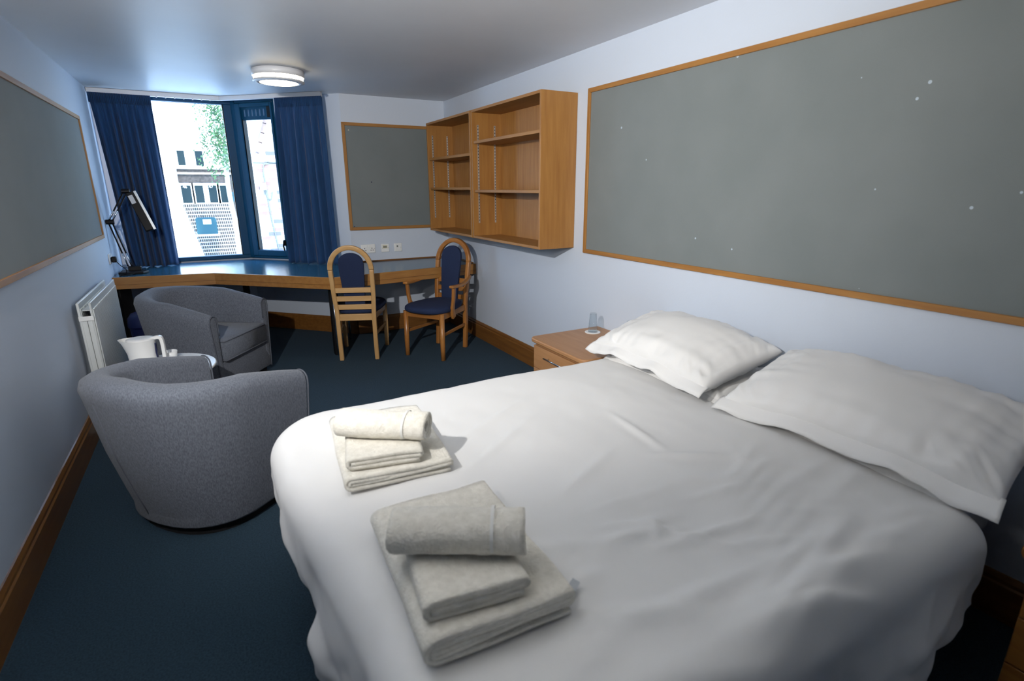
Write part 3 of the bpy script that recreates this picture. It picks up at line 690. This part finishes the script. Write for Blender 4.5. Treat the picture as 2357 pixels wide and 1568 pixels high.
# ------------------------------------------------------------------ bedside cabinets
def cabinet(label, x0, x1, y0, y1, wood_, mt):
    r = thing('bedside_cabinet', label, 'bedside cabinet')
    zt = .566; rr = .05; pts = []
    for cx, cy, a0 in ((x0+rr, y0+rr, pi), (x1, y0, None), (x1, y1, None), (x0+rr, y1-rr, pi/2)):
        if a0 is None: pts.append((cx, cy))
        else:
            for k in range(7): a = a0+k*pi/12; pts.append((cx+rr*cos(a), cy+rr*sin(a)))
    MB().prism(pts, zt-.028, zt).build('top', wood_+'y' if mt is None else mt, r, .007)
    m = (lambda ax: wood_+ax) if mt is None else (lambda ax: mt)
    bx = x0+.035
    MB().box(bx, x1-.02, y0+.035, y1-.035, .04, zt-.029).build('body', m('z'), r, .002)
    MB().box(bx+.03, x1-.03, y0+.05, y1-.05, 0, .04).build('plinth', m('y'), r)
    z = zt-.045
    for k in range(3):
        zz = z-.155; d_ = MB().box(bx-.018, bx-.001, y0+.038, y1-.038, zz, z-.004).build('drawer', m('y'), r, .002); z = zz
        cy = (y0+y1)/2; zc = zz+.10
        MB().tube([(bx-.042, cy-.11, zc), (bx-.042, cy+.11, zc)], .0055, 10).tube([(bx-.042, cy-.08, zc), (bx-.017, cy-.08, zc)], .004, 8).tube([(bx-.042, cy+.08, zc), (bx-.017, cy+.08, zc)], .004, 8).build('handle', 'chrome', d_, smooth=True)
    return r
cabinet('beech bedside cabinet with chrome drawer handles left of the pillows', 1.752, XR-.002, 2.325, 2.93, 'beech', None)
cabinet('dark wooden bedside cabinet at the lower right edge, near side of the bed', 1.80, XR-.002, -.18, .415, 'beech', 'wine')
def tumbler(label, x, y, base):
    r = thing('drinking_glass', label, 'glass', (x, y, .566), group='upturned glasses on the beech cabinet')
    z0 = .006
    MB().lathe([(.033, z0), (.0225, z0+.128), (.018, z0+.132), (0, z0+.132)], 36).lathe([(.030, z0), (.0205, z0+.122), (0, z0+.124)], 36).build('tumbler', 'glass', r, smooth=True)
    return r
for lb, x, y in (('upturned clear glass on a white coaster, left one on the beech cabinet', 2.185, 2.805), ('upturned clear glass half hidden behind the far pillow', 2.245, 2.50)):
    tumbler(lb, x, y, 0)
    k = tag(MB().lathe([(0, 0), (.052, 0), (.053, .001), (.053, .004), (.052, .005), (0, .005)], 36, (x, y)).build('paper_coaster', 'plastic_w', None), lb.replace('upturned clear glass on a white coaster, left one', 'round white coaster under the left glass').replace('upturned clear glass half hidden', 'round white coaster hidden'), 'coaster', 'paper coasters'); k.location.z = .5661

# ------------------------------------------------------------------ bed
bx0, bx1, by0, by1 = .16, XR-.03, .60, 2.17
bed = thing('bed', 'large double bed standing against the right wall under the pin board', 'bed')
MB().box(bx0+.05, bx1, by0+.03, by1-.03, .05, .32).build('divan_base', 'tweed_dark', bed, .02)
MB().box(bx0+.04, bx1, by0+.01, by1-.01, .325, .545).build('mattress', 'sheet_blue', bed, .045, seg=4)
for x in (bx0+.15, bx1-.15):
    for y in (by0+.12, by1-.12): MB().tube([(x, y, 0), (x, y, .05)], .025, 12).build('leg', 'black', bed)
def crease(x, y):
    """gentle cloth relief on the bed top"""
    h = 0.0
    for (ax, ay, bx_, by_, am, wd) in CRE:
        dx, dy = bx_-ax, by_-ay; L2 = dx*dx+dy*dy; t_ = ((x-ax)*dx+(y-ay)*dy)/L2; tt = max(0, min(1, t_))
        px, py = ax+dx*tt, ay+dy*tt; d2 = (x-px)**2+(y-py)**2
        fade = sin(pi*max(.02, min(.98, t_))) if 0 < t_ < 1 else .06
        h += am*math.exp(-d2/(wd*wd))*fade
    return h
rn = random.Random(4)
CRE = [(.85, .86, 1.28, .80, .009, .012), (.95, .93, 1.10, .72, .007, .011), (1.10, .98, 1.45, .92, .006, .012), (.80, 1.0, 1.02, .92, .006, .010), (.92, .86, .98, .95, .008, .010),
       (1.15, .62, 1.55, .70, .008, .025), (.95, .60, 1.5, .55, .010, .03), (.8, .58, 1.3, .48, .010, .03), (.7, .70, 1.2, .66, .006, .02),
       (.55, 1.40, 1.1, 1.75, .004, .02), (.6, 1.62, 1.2, 1.95, .004, .02), (1.2, 1.25, 1.55, 1.05, .005, .015), (1.35, 1.6, 1.30, 1.2, .005, .015), (.75, 1.15, 1.2, 1.35, .004, .02)]
for k in range(9):
    y = .56+.035*k; CRE.append((.75+.05*k, y-.10+.02*k, 1.45+.03*k, y+.05+.03*k, .0045, .02))
for k in range(26):
    x = rn.uniform(.3, 1.5); y = rn.uniform(.55, 1.1); a = rn.uniform(-.5, .25); l = rn.uniform(.2, .5)
    CRE.append((x, y, x+l*cos(a), y+l*sin(a), rn.uniform(.002, .005), rn.uniform(.012, .03)))
def duvet():
    X0, X1, Y0, Y1, ZD, RC, RP = .075, 1.85, .48, 2.30, .600, .10, .27   # outer edges, edge rounding, plan rounding
    ix0, iy0, iy1 = X0+RP, Y0+RP, Y1-RP
    st = .017
    def u0(v):                                             # how far the cloth reaches over the foot
        t_ = (v-Y0)/(Y1-Y0)
        drop = .46 if t_ < .30 else (.30 if t_ > .5 else .46-.16*(t_-.30)/.2)
        drop += -.13*max(0, min(1, (t_-.52)/.16))+.02*sin(v*11)+.012*sin(v*27+1)
        return X0-drop+.04
    nx = int((X1-X0+.45)/st); ny0 = Y0-.52; ny1 = Y1+.30; nyn = int((ny1-ny0)/st)
    vs = []
    for j0 in range(1): pass
    for i in range(nx+1):
        for j in range(nyn+1):
            ue = X0-.4+(X1-X0+.4)*i/nx; k_ = max(0, min(1, (ue-1.25)/.6)); na = ny0+.27*k_*k_*(3-2*k_)
            vv = na+(ny1-na)*j/nyn; ua = u0(vv); uu = ua+(X1-ua)*i/nx
            cx = max(uu, ix0); cy = min(max(vv, iy0), iy1); dx, dy = uu-cx, vv-cy; L0 = hypot(dx, dy)
            tx = min(1, max(0, (uu-X0)/(X1-X0))); ty = min(1, max(0, (vv-Y0)/(Y1-Y0)))
            puff = .016*(sin(pi*min(1, tx*.62+.02))**.6)*sin(pi*ty)**.6
            sag = -.010*max(0, (uu-1.45)/.4)**2
            hz = ZD+puff+sag+2.4*crease(uu, vv)+.009*noise.noise((uu*3, vv*3, 1))+.0025*noise.noise((uu*14, vv*8, 4))
            flat = RP-RC
            if L0 <= flat:
                vs.append((uu+.085*min(1, max(0, (1.75-vv)/.8))*min(1, max(0, (.6-uu)/.5)), vv, hz)); continue
            nxn, nyv = dx/L0, dy/L0; L = L0-flat
            a = min(L/RC, pi/2); ro = RC*sin(a); zz = hz-RC*(1-cos(a)); dr = max(0, L-RC*pi/2)
            q = min(1, dr/.22)
            per = cy*6.0 if abs(nxn) > .7 and dx < 0 else (-cx*5.2 if nyv < 0 else cx*5.2)
            ang = atan2(nyv, -nxn)*1.5
            fold = (sin(per*2.0+ang)*.6+sin(per*4.3+1.3+ang*2)*.4)*.030*q
            fold += .050*noise.noise((cx*5+nxn*2, cy*5+nyv*2, dr*5))*q+.024*noise.noise((cx*14+nxn*3, cy*14+nyv*3, dr*13+5))*q
            ro += fold+.012*q
            zz -= dr*(1-.05*q)
            if nxn < -.3: zz += .03*q*sin(cy*6.1+.5)
            x, y, z = cx+nxn*(flat+ro), cy+nyv*(flat+ro), max(zz, .02)
            x += .085*min(1, max(0, (1.75-y)/.8))*min(1, max(0, (.6-x)/.5))
            vs.append((x, y, z))
    W_ = nyn+1
    fs = [(i*W_+j, i*W_+j+1, (i+1)*W_+j+1, (i+1)*W_+j) for i in range(nx) for j in range(nyn)]
    o_ = MB().add(vs, fs).build('duvet', 'sheet', None, smooth=True)
    if sum(p.normal.z for p in o_.data.polygons) < 0: o_.data.flip_normals()
    s_ = o_.modifiers.new('thick', 'SOLIDIFY'); s_.thickness = .022; s_.offset = -1
    b_ = o_.modifiers.new('sub', 'SUBSURF'); b_.levels = 1; b_.render_levels = 1
    tag(o_, 'white cotton duvet spread over the double bed, hanging over its foot', 'duvet')
    return o_
duvet()

def pillow(label, Lx, Ly, T, mtx, seed, flange=.035, sag=0, group='white pillows'):
    """Lx depth, Ly length, closed cloth body with a flat hem"""
    NU, NV = 56, 72; vs = []; rnd = random.Random(seed); off = rnd.uniform(0, 50)
    def surf(u, v, s):
        cx = 1-.055*(1-v*v)-.0*abs(v); cy = 1-.045*(1-u*u)
        x = u*Lx/2*cx; y = v*Ly/2*cy
        b_ = max(0, (1-abs(u)**2.3))*max(0, (1-abs(v)**2.6)); t_ = T/2*b_**.42
        # pulled wrinkles that start from the hems and corners
        e_ = max(abs(u), abs(v)); wr = (e_**3)*(1-e_**14)
        w_ = .026*wr*noise.noise((x*5+off, y*22, s*3+off))+.020*wr*noise.noise((x*20+off, y*5, s*5+1))
        w_ += .006*noise.noise((x*7, y*7+off, s*2))
        diag = .010*max(0, abs(u*v)-.25)*noise.noise(((x-y)*34+off, (x+y)*4, s))*2.2
        z = s*(t_+(w_+diag)*(1 if b_ > 0 else 0)*min(1, b_*12))
        return x, y, z
    g = {}
    for s in (1, -1):
        for i in range(NU+1):
            for j in range(NV+1):
                u = -1+2*i/NU; v = -1+2*j/NV
                u = sin(u*pi/2)*.35+u*.65; v = sin(v*pi/2)*.35+v*.65
                if s == -1 and (i in (0, NU) or j in (0, NV)): g[(s, i, j)] = g[(1, i, j)]; continue
                g[(s, i, j)] = len(vs); vs.append(surf(u, v, s))
    fs = []
    for s in (1, -1):
        for i in range(NU):
            for j in range(NV):
                q = [g[(s, i, j)], g[(s, i+1, j)], g[(s, i+1, j+1)], g[(s, i, j+1)]]; fs.append(tuple(q if s == 1 else q[::-1]))
    vs = [(x, y, z-sag*(y/Ly*2)**2) for x, y, z in vs]
    r = thing('pillow', label, 'pillow', group=group); r.matrix_world = mtx
    MB().add(vs, fs).build('pillow_body', 'sheet', r, smooth=True)
    # open hem along the front long edge, wraps a little round the corners
    m = MB(); hv = []; K = 80
    for k in range(K+1):
        v = -1.0+2.0*k/K; x, y, z = surf(-1, max(-1, min(1, v)), 1); z -= sag*(y/Ly*2)**2
        wv = .012*sin(v*9+off)+.010*noise.noise((v*6, off, 2))
        for q in range(5):
            t_ = q/4; hv.append((x+.022-t_*(flange+.022), y*(1+.02*t_), z+.010*(1-t_)+wv*t_-.022*t_*t_))
    fs = [(k*5+q, k*5+q+1, (k+1)*5+q+1, (k+1)*5+q) for k in range(K) for q in range(4)]
    h = m.add(hv, fs).build('hem', 'sheet', r, smooth=True); s_ = h.modifiers.new('thick', 'SOLIDIFY'); s_.thickness = .005; s_.offset = 0
    return r
def PM(x, y, z, rz, ry, rx=0): return TR(x, y, z, rz, rx, ry)
pillow('lower white pillow, mostly hidden under the far top pillow', .46, .76, .12, PM(2.085, 1.86, .615, radians(2), radians(-3)), 1)
pillow('plump white pillow resting on top at the far side of the bed', .50, .84, .21, PM(2.040, 1.90, .745, radians(-2), radians(-13)), 2, .05, .03)
pillow('lower white pillow, mostly hidden under the near top pillow', .46, .78, .12, PM(2.09, 1.00, .615, radians(-1), radians(-3)), 3)
pillow('plump white pillow resting on top at the near side of the bed', .49, .94, .20, PM(2.055, .96, .742, radians(3), radians(-17)), 4, .05, .03)

# ------------------------------------------------------------------ towels
def offset_outline(path, h):
    n_ = len(path); L_, R_ = [], []
    for i, p in enumerate(path):
        d = (path[min(i+1, n_-1)]-path[max(i-1, 0)]).normalized(); nn = Vector((-d.y, d.x)); L_.append(p+nn*h); R_.append(p-nn*h)
    return L_+R_[::-1]
def fold_towel(label, w_, l_, layers, th, T, seed, group):
    """folded stack: profile in x/z with nested U folds on the left, extruded along y"""
    lt = th/layers; path = []; r_ = random.Random(seed)
    nl = layers
    # spiral path from outside in
    x0, x1 = -w_/2, w_/2; levels = []
    lo, hi = lt/2, th-lt/2; xl, xr = x0+th/2, x1
    P = [Vector((xr-.02, lo))]; side = 0
    seq = []
    a, b = lo, hi; left = True; rr = (b-a)/2; cxl = x0+th/2; cxr = x1-.012
    while b-a > lt*.6:
        if left:
            r0 = (b-a)/2
            P.append(Vector((cxl, a)))
            for k in range(1, 10): an = -pi/2-pi*k/9; P.append(Vector((cxl+r0*cos(an), (a+b)/2+r0*sin(an))))
            a += lt; left = False
            if b-a < lt*.6: P.append(Vector((cxr, b))); break
        else:
            nb = b-lt*0
            P.append(Vector((cxr-.01, b)));
            r0 = (b-(b-lt))/2
            nb = b-lt
            for k in range(1, 8): an = pi/2-pi*k/7; P.append(Vector((cxr-.01+r0*1.2*cos(an), (b+nb)/2+r0*sin(an))))
            b = nb; left = True
            if b-a < lt*.6: P.append(Vector((x0+lt*1.15, b))); break
    # densify
    Q = []
    for i in range(len(P)-1):
        d = (P[i+1]-P[i]).length; k = max(1, int(d/.02))
        for q in range(k): Q.append(P[i].lerp(P[i+1], q/k))
    Q.append(P[-1]); out = offset_outline(Q, lt*.47)
    n_ = len(out); NY = 22; vs = []
    for j in range(NY+1):
        y = -l_/2+l_*j/NY; e_ = min(1, min(j, NY-j)/1.5)
        for k, p in enumerate(out):
            nz = noise.noise((p.x*9+seed, y*7, p.y*9)); nz2 = noise.noise((p.x*4, y*3+seed, 2))
            yo = .006*noise.noise((k*.11, seed, j*.0))*(1-e_)*(1 if j else 1)
            vs.append((p.x+.004*nz, y+yo+.006*nz2*(1-e_), p.y*(1+.10*nz2*(p.y/th))+.003*nz*(p.y/th)))
    fs = [(j*n_+k, j*n_+(k+1) % n_, (j+1)*n_+(k+1) % n_, (j+1)*n_+k) for j in range(NY) for k in range(n_)]
    h = n_//2
    for base, rev in ((0, 0), (NY*n_, 1)):
        for k in range(h-1):
            q = (base+k, base+k+1, base+n_-2-k, base+n_-1-k); fs.append(q if rev else q[::-1])
    o_ = MB().add(vs, fs).build('folded_towel', 'towel', None, smooth=True); o_.matrix_world = T
    tag(o_, label, 'towel', group); return o_
def roll_towel(label, l_, ra, rb, T, seed, group):
    r = thing('rolled_towel', label, 'towel', group=group); r.matrix_world = T
    turns = 3.2; path = []; NP = 130; th = .011
    for k in range(NP):
        a = turns*2*pi*k/NP-2.0; a0_ = a+2.2; q = 1-(turns-a0_/(2*pi))*(th/ra)*1.02; path.append(Vector((ra*q*cos(a), rb*q*sin(a))))
    out = offset_outline(path, th*.44); n_ = len(out); NX = 26; vs = []
    for j in range(NX+1):
        x = -l_/2+l_*j/NX; e_ = min(j, NX-j)
        for k, p in enumerate(out):
            kk = k if k < NP else n_-1-k; inn = kk/NP
            band = -.0018 if 20 <= j <= 21 else 0
            nz = .005*noise.noise((x*9, p.x*18+seed, p.y*18))+.002*noise.noise((x*60, p.x*60+seed, p.y*60)); s_ = 1+(nz+band)/ra-(.06 if e_ == 0 else 0)*.5
            vs.append((x+.010*(inn-.5)*(1 if j > NX/2 else -1)*(1 if e_ < 2 else 0)+.004*noise.noise((inn*12, seed, x)), p.x*s_, p.y*s_+rb))
    fs = [(j*n_+k, j*n_+(k+1) % n_, (j+1)*n_+(k+1) % n_, (j+1)*n_+k) for j in range(NX) for k in range(n_)]
    for base, rev in ((0, 0), (NX*n_, 1)):
        for k in range(NP-1):
            q = (base+k, base+k+1, base+n_-2-k, base+n_-1-k); fs.append(q if rev else q[::-1])
    MB().add(vs, fs).build('terry_roll', 'towel', r, smooth=True)
    # woven border near the right end
    vs = []; x = l_*.25
    for j in range(2):
        for k in range(40):
            a = 2*pi*k/40; vs.append((x+.008*j, (ra+.002)*cos(a), rb+(rb+.002)*sin(a)))
    MB().add(vs, [(k, (k+1) % 40, 40+(k+1) % 40, 40+k) for k in range(40)]).build('woven_border', 'towel_edge', r, smooth=True)
    return r
zb = .619
G1 = 'towels of the far stack'; G2 = 'towels of the near stack'
T_ = TR(.450, 1.735, zb, radians(-6)); fold_towel('large cream bath towel folded flat, bottom of the far stack', .36, .50, 4, .045, T_, 1, G1)
T_ = TR(.415, 1.655, zb+.048, radians(-12)); fold_towel('cream hand towel folded, middle of the far stack', 0.25, .28, 3, .042, T_, 2, G1)
T_ = TR(.422, 1.655, zb+.090, radians(-36)); roll_towel('cream towel rolled up on top of the far stack', .30, .060, .043, T_, 3, G1)
T_ = TR(.435, 1.035, zb-.004, radians(-3)); fold_towel('large cream bath towel folded thick, bottom of the near stack', .355, .50, 5, .060, T_, 5, G2)
T_ = TR(.400, .965, zb+.060, radians(-8)); fold_towel('cream hand towel folded, middle of the near stack', .24, .28, 3, .045, T_, 6, G2)
T_ = TR(.400, .975, zb+.105, radians(-30)); roll_towel('cream towel rolled up on top of the near stack', .295, .060, .046, T_, 8, G2)
MB_ = MB().box(-.018, .018, -.01, .01, 0, .002, TR(.622, .832, zb+.010, .6, .35)).build('care_tag', 'alu', None)
tag(MB_, 'small grey care label poking out of the near bath towel', 'label')

# ------------------------------------------------------------------ outside the window
S = 26/15
X = lambda x: x*S
Z = lambda z: 1.516+(z-1.516)*S
GZ = Z(-.12)
tag(MB().box(-14, 16, 7.5, 60, GZ-.2, GZ).build('courtyard', 'stone', None), 'pale sunlit courtyard ground outside the windows', 'ground', kind='structure')
hs_ = thing('terrace_house', 'white rendered house with dark windows across the courtyard', 'house', (0, 0, 0))
MB().box(X(-3.2), X(-.54), 26.0, 33, GZ, Z(5.2)).build('render_wall', 'render', hs_)
MB().box(X(-.54), X(1.6), 26.9, 33, GZ, Z(1.98)).build('brick_wall', 'brick', hs_)
MB().box(X(-.54), X(1.6), 27.0, 33, Z(1.98), Z(3.1)).build('upper_wall', 'render', hs_)
MB().box(X(-.60), X(1.6), 26.8, 26.9, Z(1.86), Z(1.90)).box(X(-.60), X(1.6), 26.8, 26.9, Z(1.98), Z(2.02)).build('string_course', 'mortar', hs_)
def fwin(x0, x1, z0, z1, y, nm='window'):
    f = MB().box(X(x0)-.06, X(x0)+.04, y-.06, y, Z(z0), Z(z1)).box(X(x1)-.04, X(x1)+.06, y-.06, y, Z(z0), Z(z1)).box(X(x0)-.06, X(x1)+.06, y-.06, y, Z(z1), Z(z1)+.1).box(X(x0)-.06, X(x1)+.06, y-.08, y, Z(z0)-.06, Z(z0)).build(nm, 'render', hs_)
    MB().box(X(x0)+.04, X(x1)-.04, y-.03, y-.01, Z(z0), Z(z1)).build('pane', 'darkglass', f)
    return f
for a, b in ((-.53, -.28), (-.245, -.02), (.045, .27), (.295, .50)): fw_ = fwin(a, b, 1.19, 1.60, 26.85)
fwin(-.13, .08, 2.06, 2.40, 26.95); fwin(-.50, -.30, 2.06, 2.40, 26.95)
for x, s in ((X(-.42), '46'), (X(.13), '47')):
    cu = bpy.data.curves.new('house_number', 'FONT'); cu.body = s; cu.size = .16; cu.extrude = .004; cu.align_x = 'CENTER'
    tmp = bpy.data.objects.new('tmp', cu); COL.objects.link(tmp); bpy.context.view_layer.update(); me = bpy.data.meshes.new_from_object(tmp); bpy.data.objects.remove(tmp); me.materials.clear(); me.materials.append(MT['render'])
    o_ = bpy.data.objects.new('house_number', me); COL.objects.link(o_); o_.parent = hs_; o_.location = (x, 26.74, Z(1.54)); o_.rotation_euler = (pi/2, 0, 0)
st = thing('brick_terrace', 'flight of brown brick terrace steps below the far windows', 'steps')
zt0 = Z(1.17); pitch = .145
for k in range(18):
    z1 = zt0-k*pitch; y = 26.7-k*.010
    if z1 < GZ+.05: break
    xa = X(-.50)+k*.035; xb = X(.50)+k*.02
    c_ = MB().box(xa, xb, y, y+.3, z1-.128, z1-.014).build('brick_course', 'brick', st)
    MB().box(xa-.03, xb+.03, y-.001, y+.3, z1-.014, z1).box(xa, xb, y+.02, y+.3, z1-pitch, z1-.128).build('mortar_bed', 'mortar', c_)
    MB().box(X(-2), xa-.03, y-.02, y+.3, z1-pitch, z1).build('sunlit_patch_block', 'render', st)  # sunlit patch left of the steps, put in as white-coloured blocks
    n_ = int((xb-xa)/.078)
    g = MB()
    for q in range(n_): x = xa+(xb-xa)*q/n_; g.box(x, x+.008, y-.004, y+.004, z1-.128, z1-.014)
    g.build('joints', 'mortar', c_, kind='stuff')
cab = thing('teal_cabinet', 'teal rounded cabinet with a white notice on the brick terrace', 'cabinet')
xa, xb, za, zb2 = X(-.30), X(.13), Z(.49), Z(.87); pts = [(xa, za), (xb, za)]
for k in range(7): a = k*pi/12; pts.append((xb-.09+.09*cos(a), zb2-.09+.09*sin(a)))
for k in range(7): a = pi/2+k*pi/12; pts.append((xa+.09+.09*cos(a), zb2-.09+.09*sin(a)))
TCB = Matrix(((1, 0, 0, 0), (0, 0, 1, 25.45), (0, 1, 0, 0), (0, 0, 0, 1)))
MB().prism(pts, 0, .35, TCB).build('cabinet_body', 'teal', cab, .01)
MB().box(X(-.15), X(.02), 25.43, 25.449, Z(.72), Z(.83)).build('notice', 'render', cab)
MB().box(xa-.05, xb+.05, 25.4, 26.2, za-.08, za).build('ledge', 'mortar', cab)
pb = thing('post_box', 'green post box beside the right far window', 'post box')
MB().box(X(.50), X(.60), 26.5, 26.75, Z(1.22), Z(1.44)).build('box_body', 'teal', pb, .01)
MB().box(X(.515), X(.585), 26.49, 26.5, Z(1.36), Z(1.38)).build('slot', 'dk', pb)
# gable building right
S2 = 1.0; gb = thing('brick_gable', 'pale brick gable wall with cables seen through the narrow window', 'building')
gy = 11.0; gz0 = GZ
MB().add([(.80, gy, gz0), (6, gy, gz0), (6, gy, 4.6), (1.75, gy, 4.6), (.93, gy, 2.12), (.80, gy, 2.10), (.80, gy+4, gz0), (6, gy+4, gz0), (6, gy+4, 4.6), (1.75, gy+4, 4.6), (.93, gy+4, 2.12), (.80, gy+4, 2.10)],
         [(0, 1, 2, 3, 4, 5), (11, 10, 9, 8, 7, 6), (0, 6, 7, 1), (1, 7, 8, 2), (2, 8, 9, 3), (3, 9, 10, 4), (4, 10, 11, 5), (5, 11, 6, 0)]).build('wall', 'mortar', gb)
bme = None; rb = random.Random(5)
bm_cols = ['brick2', mat('buff_brick', (.24, .22, .205), .9), mat('grey_brick', (.13, .125, .13), .9)]
protos = []
for mname in bm_cols:
    o_ = MB().box(0, .213, -.012, 0, 0, .064).build('brick', mname, gb); o_.location = (5.7, gy, gz0+.1+.08*len(protos)); protos.append(o_)
z = .30; row = 0
while z < 3.0:
    x = .81-(.112 if row % 2 else 0)
    while x < 1.62:
        lim = .93+(z-2.0)/3.02 if z > 2.0 else .80
        if x > lim+.02 or (z < 2.0 and x >= .80):
            o_ = rb.choice((protos[1], protos[1], protos[0], protos[2])).copy(); COL.objects.link(o_); o_.location = (x, gy+rb.uniform(-.004, .002), z)
        x += .224
    z += .075; row += 1
for k in range(16):
    t_ = k/15; p = Vector((.93, gy-.03, 2.14)).lerp(Vector((1.72, gy-.03, 4.55)), t_)
    MB().box(-.03, .03, -.06, .25, 0, .18, TR(p.x-.02, p.y, p.z, 0, 0, .32)).build('roof_tile', 'tile', gb)
MB().box(.80, .99, gy-.05, gy, 1.98, 2.06).box(.97, 3.0, gy-.04, gy, 1.99, 2.035).build('ledge', 'render', gb)
MB().tube(smooth_path([(1.35, gy-.03, 1.985), (1.05, gy-.03, 1.96), (.965, gy-.03, 1.88), (.97, gy-.03, 1.6), (1.0, gy-.03, 1.0), (1.08, gy-.03, .30)]), .009, 6).build('cable', 'grey_print', gb, smooth=True)
MB().tube(smooth_path([(.95, gy-.03, 1.5), (.98, gy-.03, 1.36), (1.03, gy-.03, 1.34), (1.07, gy-.03, 1.46)]), .008, 6).build('cable', 'grey_print', gb, smooth=True)
MB().box(.87, .97, gy-.12, gy-.02, 1.50, 1.62).build('junction_box', 'render', gb, .004)
# tree
tr_ = thing('birch_tree', 'leafy pale green birch tree outside the window', 'tree', (.68, 20, GZ))
MB().tube(smooth_path([(0, 0, 0), (.05, 0, 1.5), (-.02, 0, 3), (.08, 0, 5), (.1, 0, 8)]), [.09]*8+[.07]*8+[.04]*9, 8).build('trunk', 'bark', tr_, smooth=True)
lf = MB(); rl = random.Random(2)
for k in range(150):
    # drooping strands
    a = rl.uniform(0, 6.28); R_ = rl.uniform(.05, 1.0); x0 = R_*cos(a)*.62-.05; y0 = R_*sin(a); z0 = rl.uniform(4.2, 8.0); ln_ = rl.uniform(.8, 1.5)
    for q in range(26):
        z = z0-ln_*q/26; c_ = Vector((x0+rl.gauss(0, .08), y0+rl.gauss(0, .08), z)); s_ = rl.uniform(.03, .06)
        u = Vector((rl.uniform(-1, 1), rl.uniform(-1, 1), rl.uniform(-1, 1))).normalized(); v = u.orthogonal().normalized()
        lf.add([c_-u*s_, c_+v*s_*.6, c_+u*s_, c_-v*s_*.6], [(0, 1, 2, 3)])
lo_ = lf.build('foliage', 'leaf', tr_); lo_['kind'] = 'stuff'
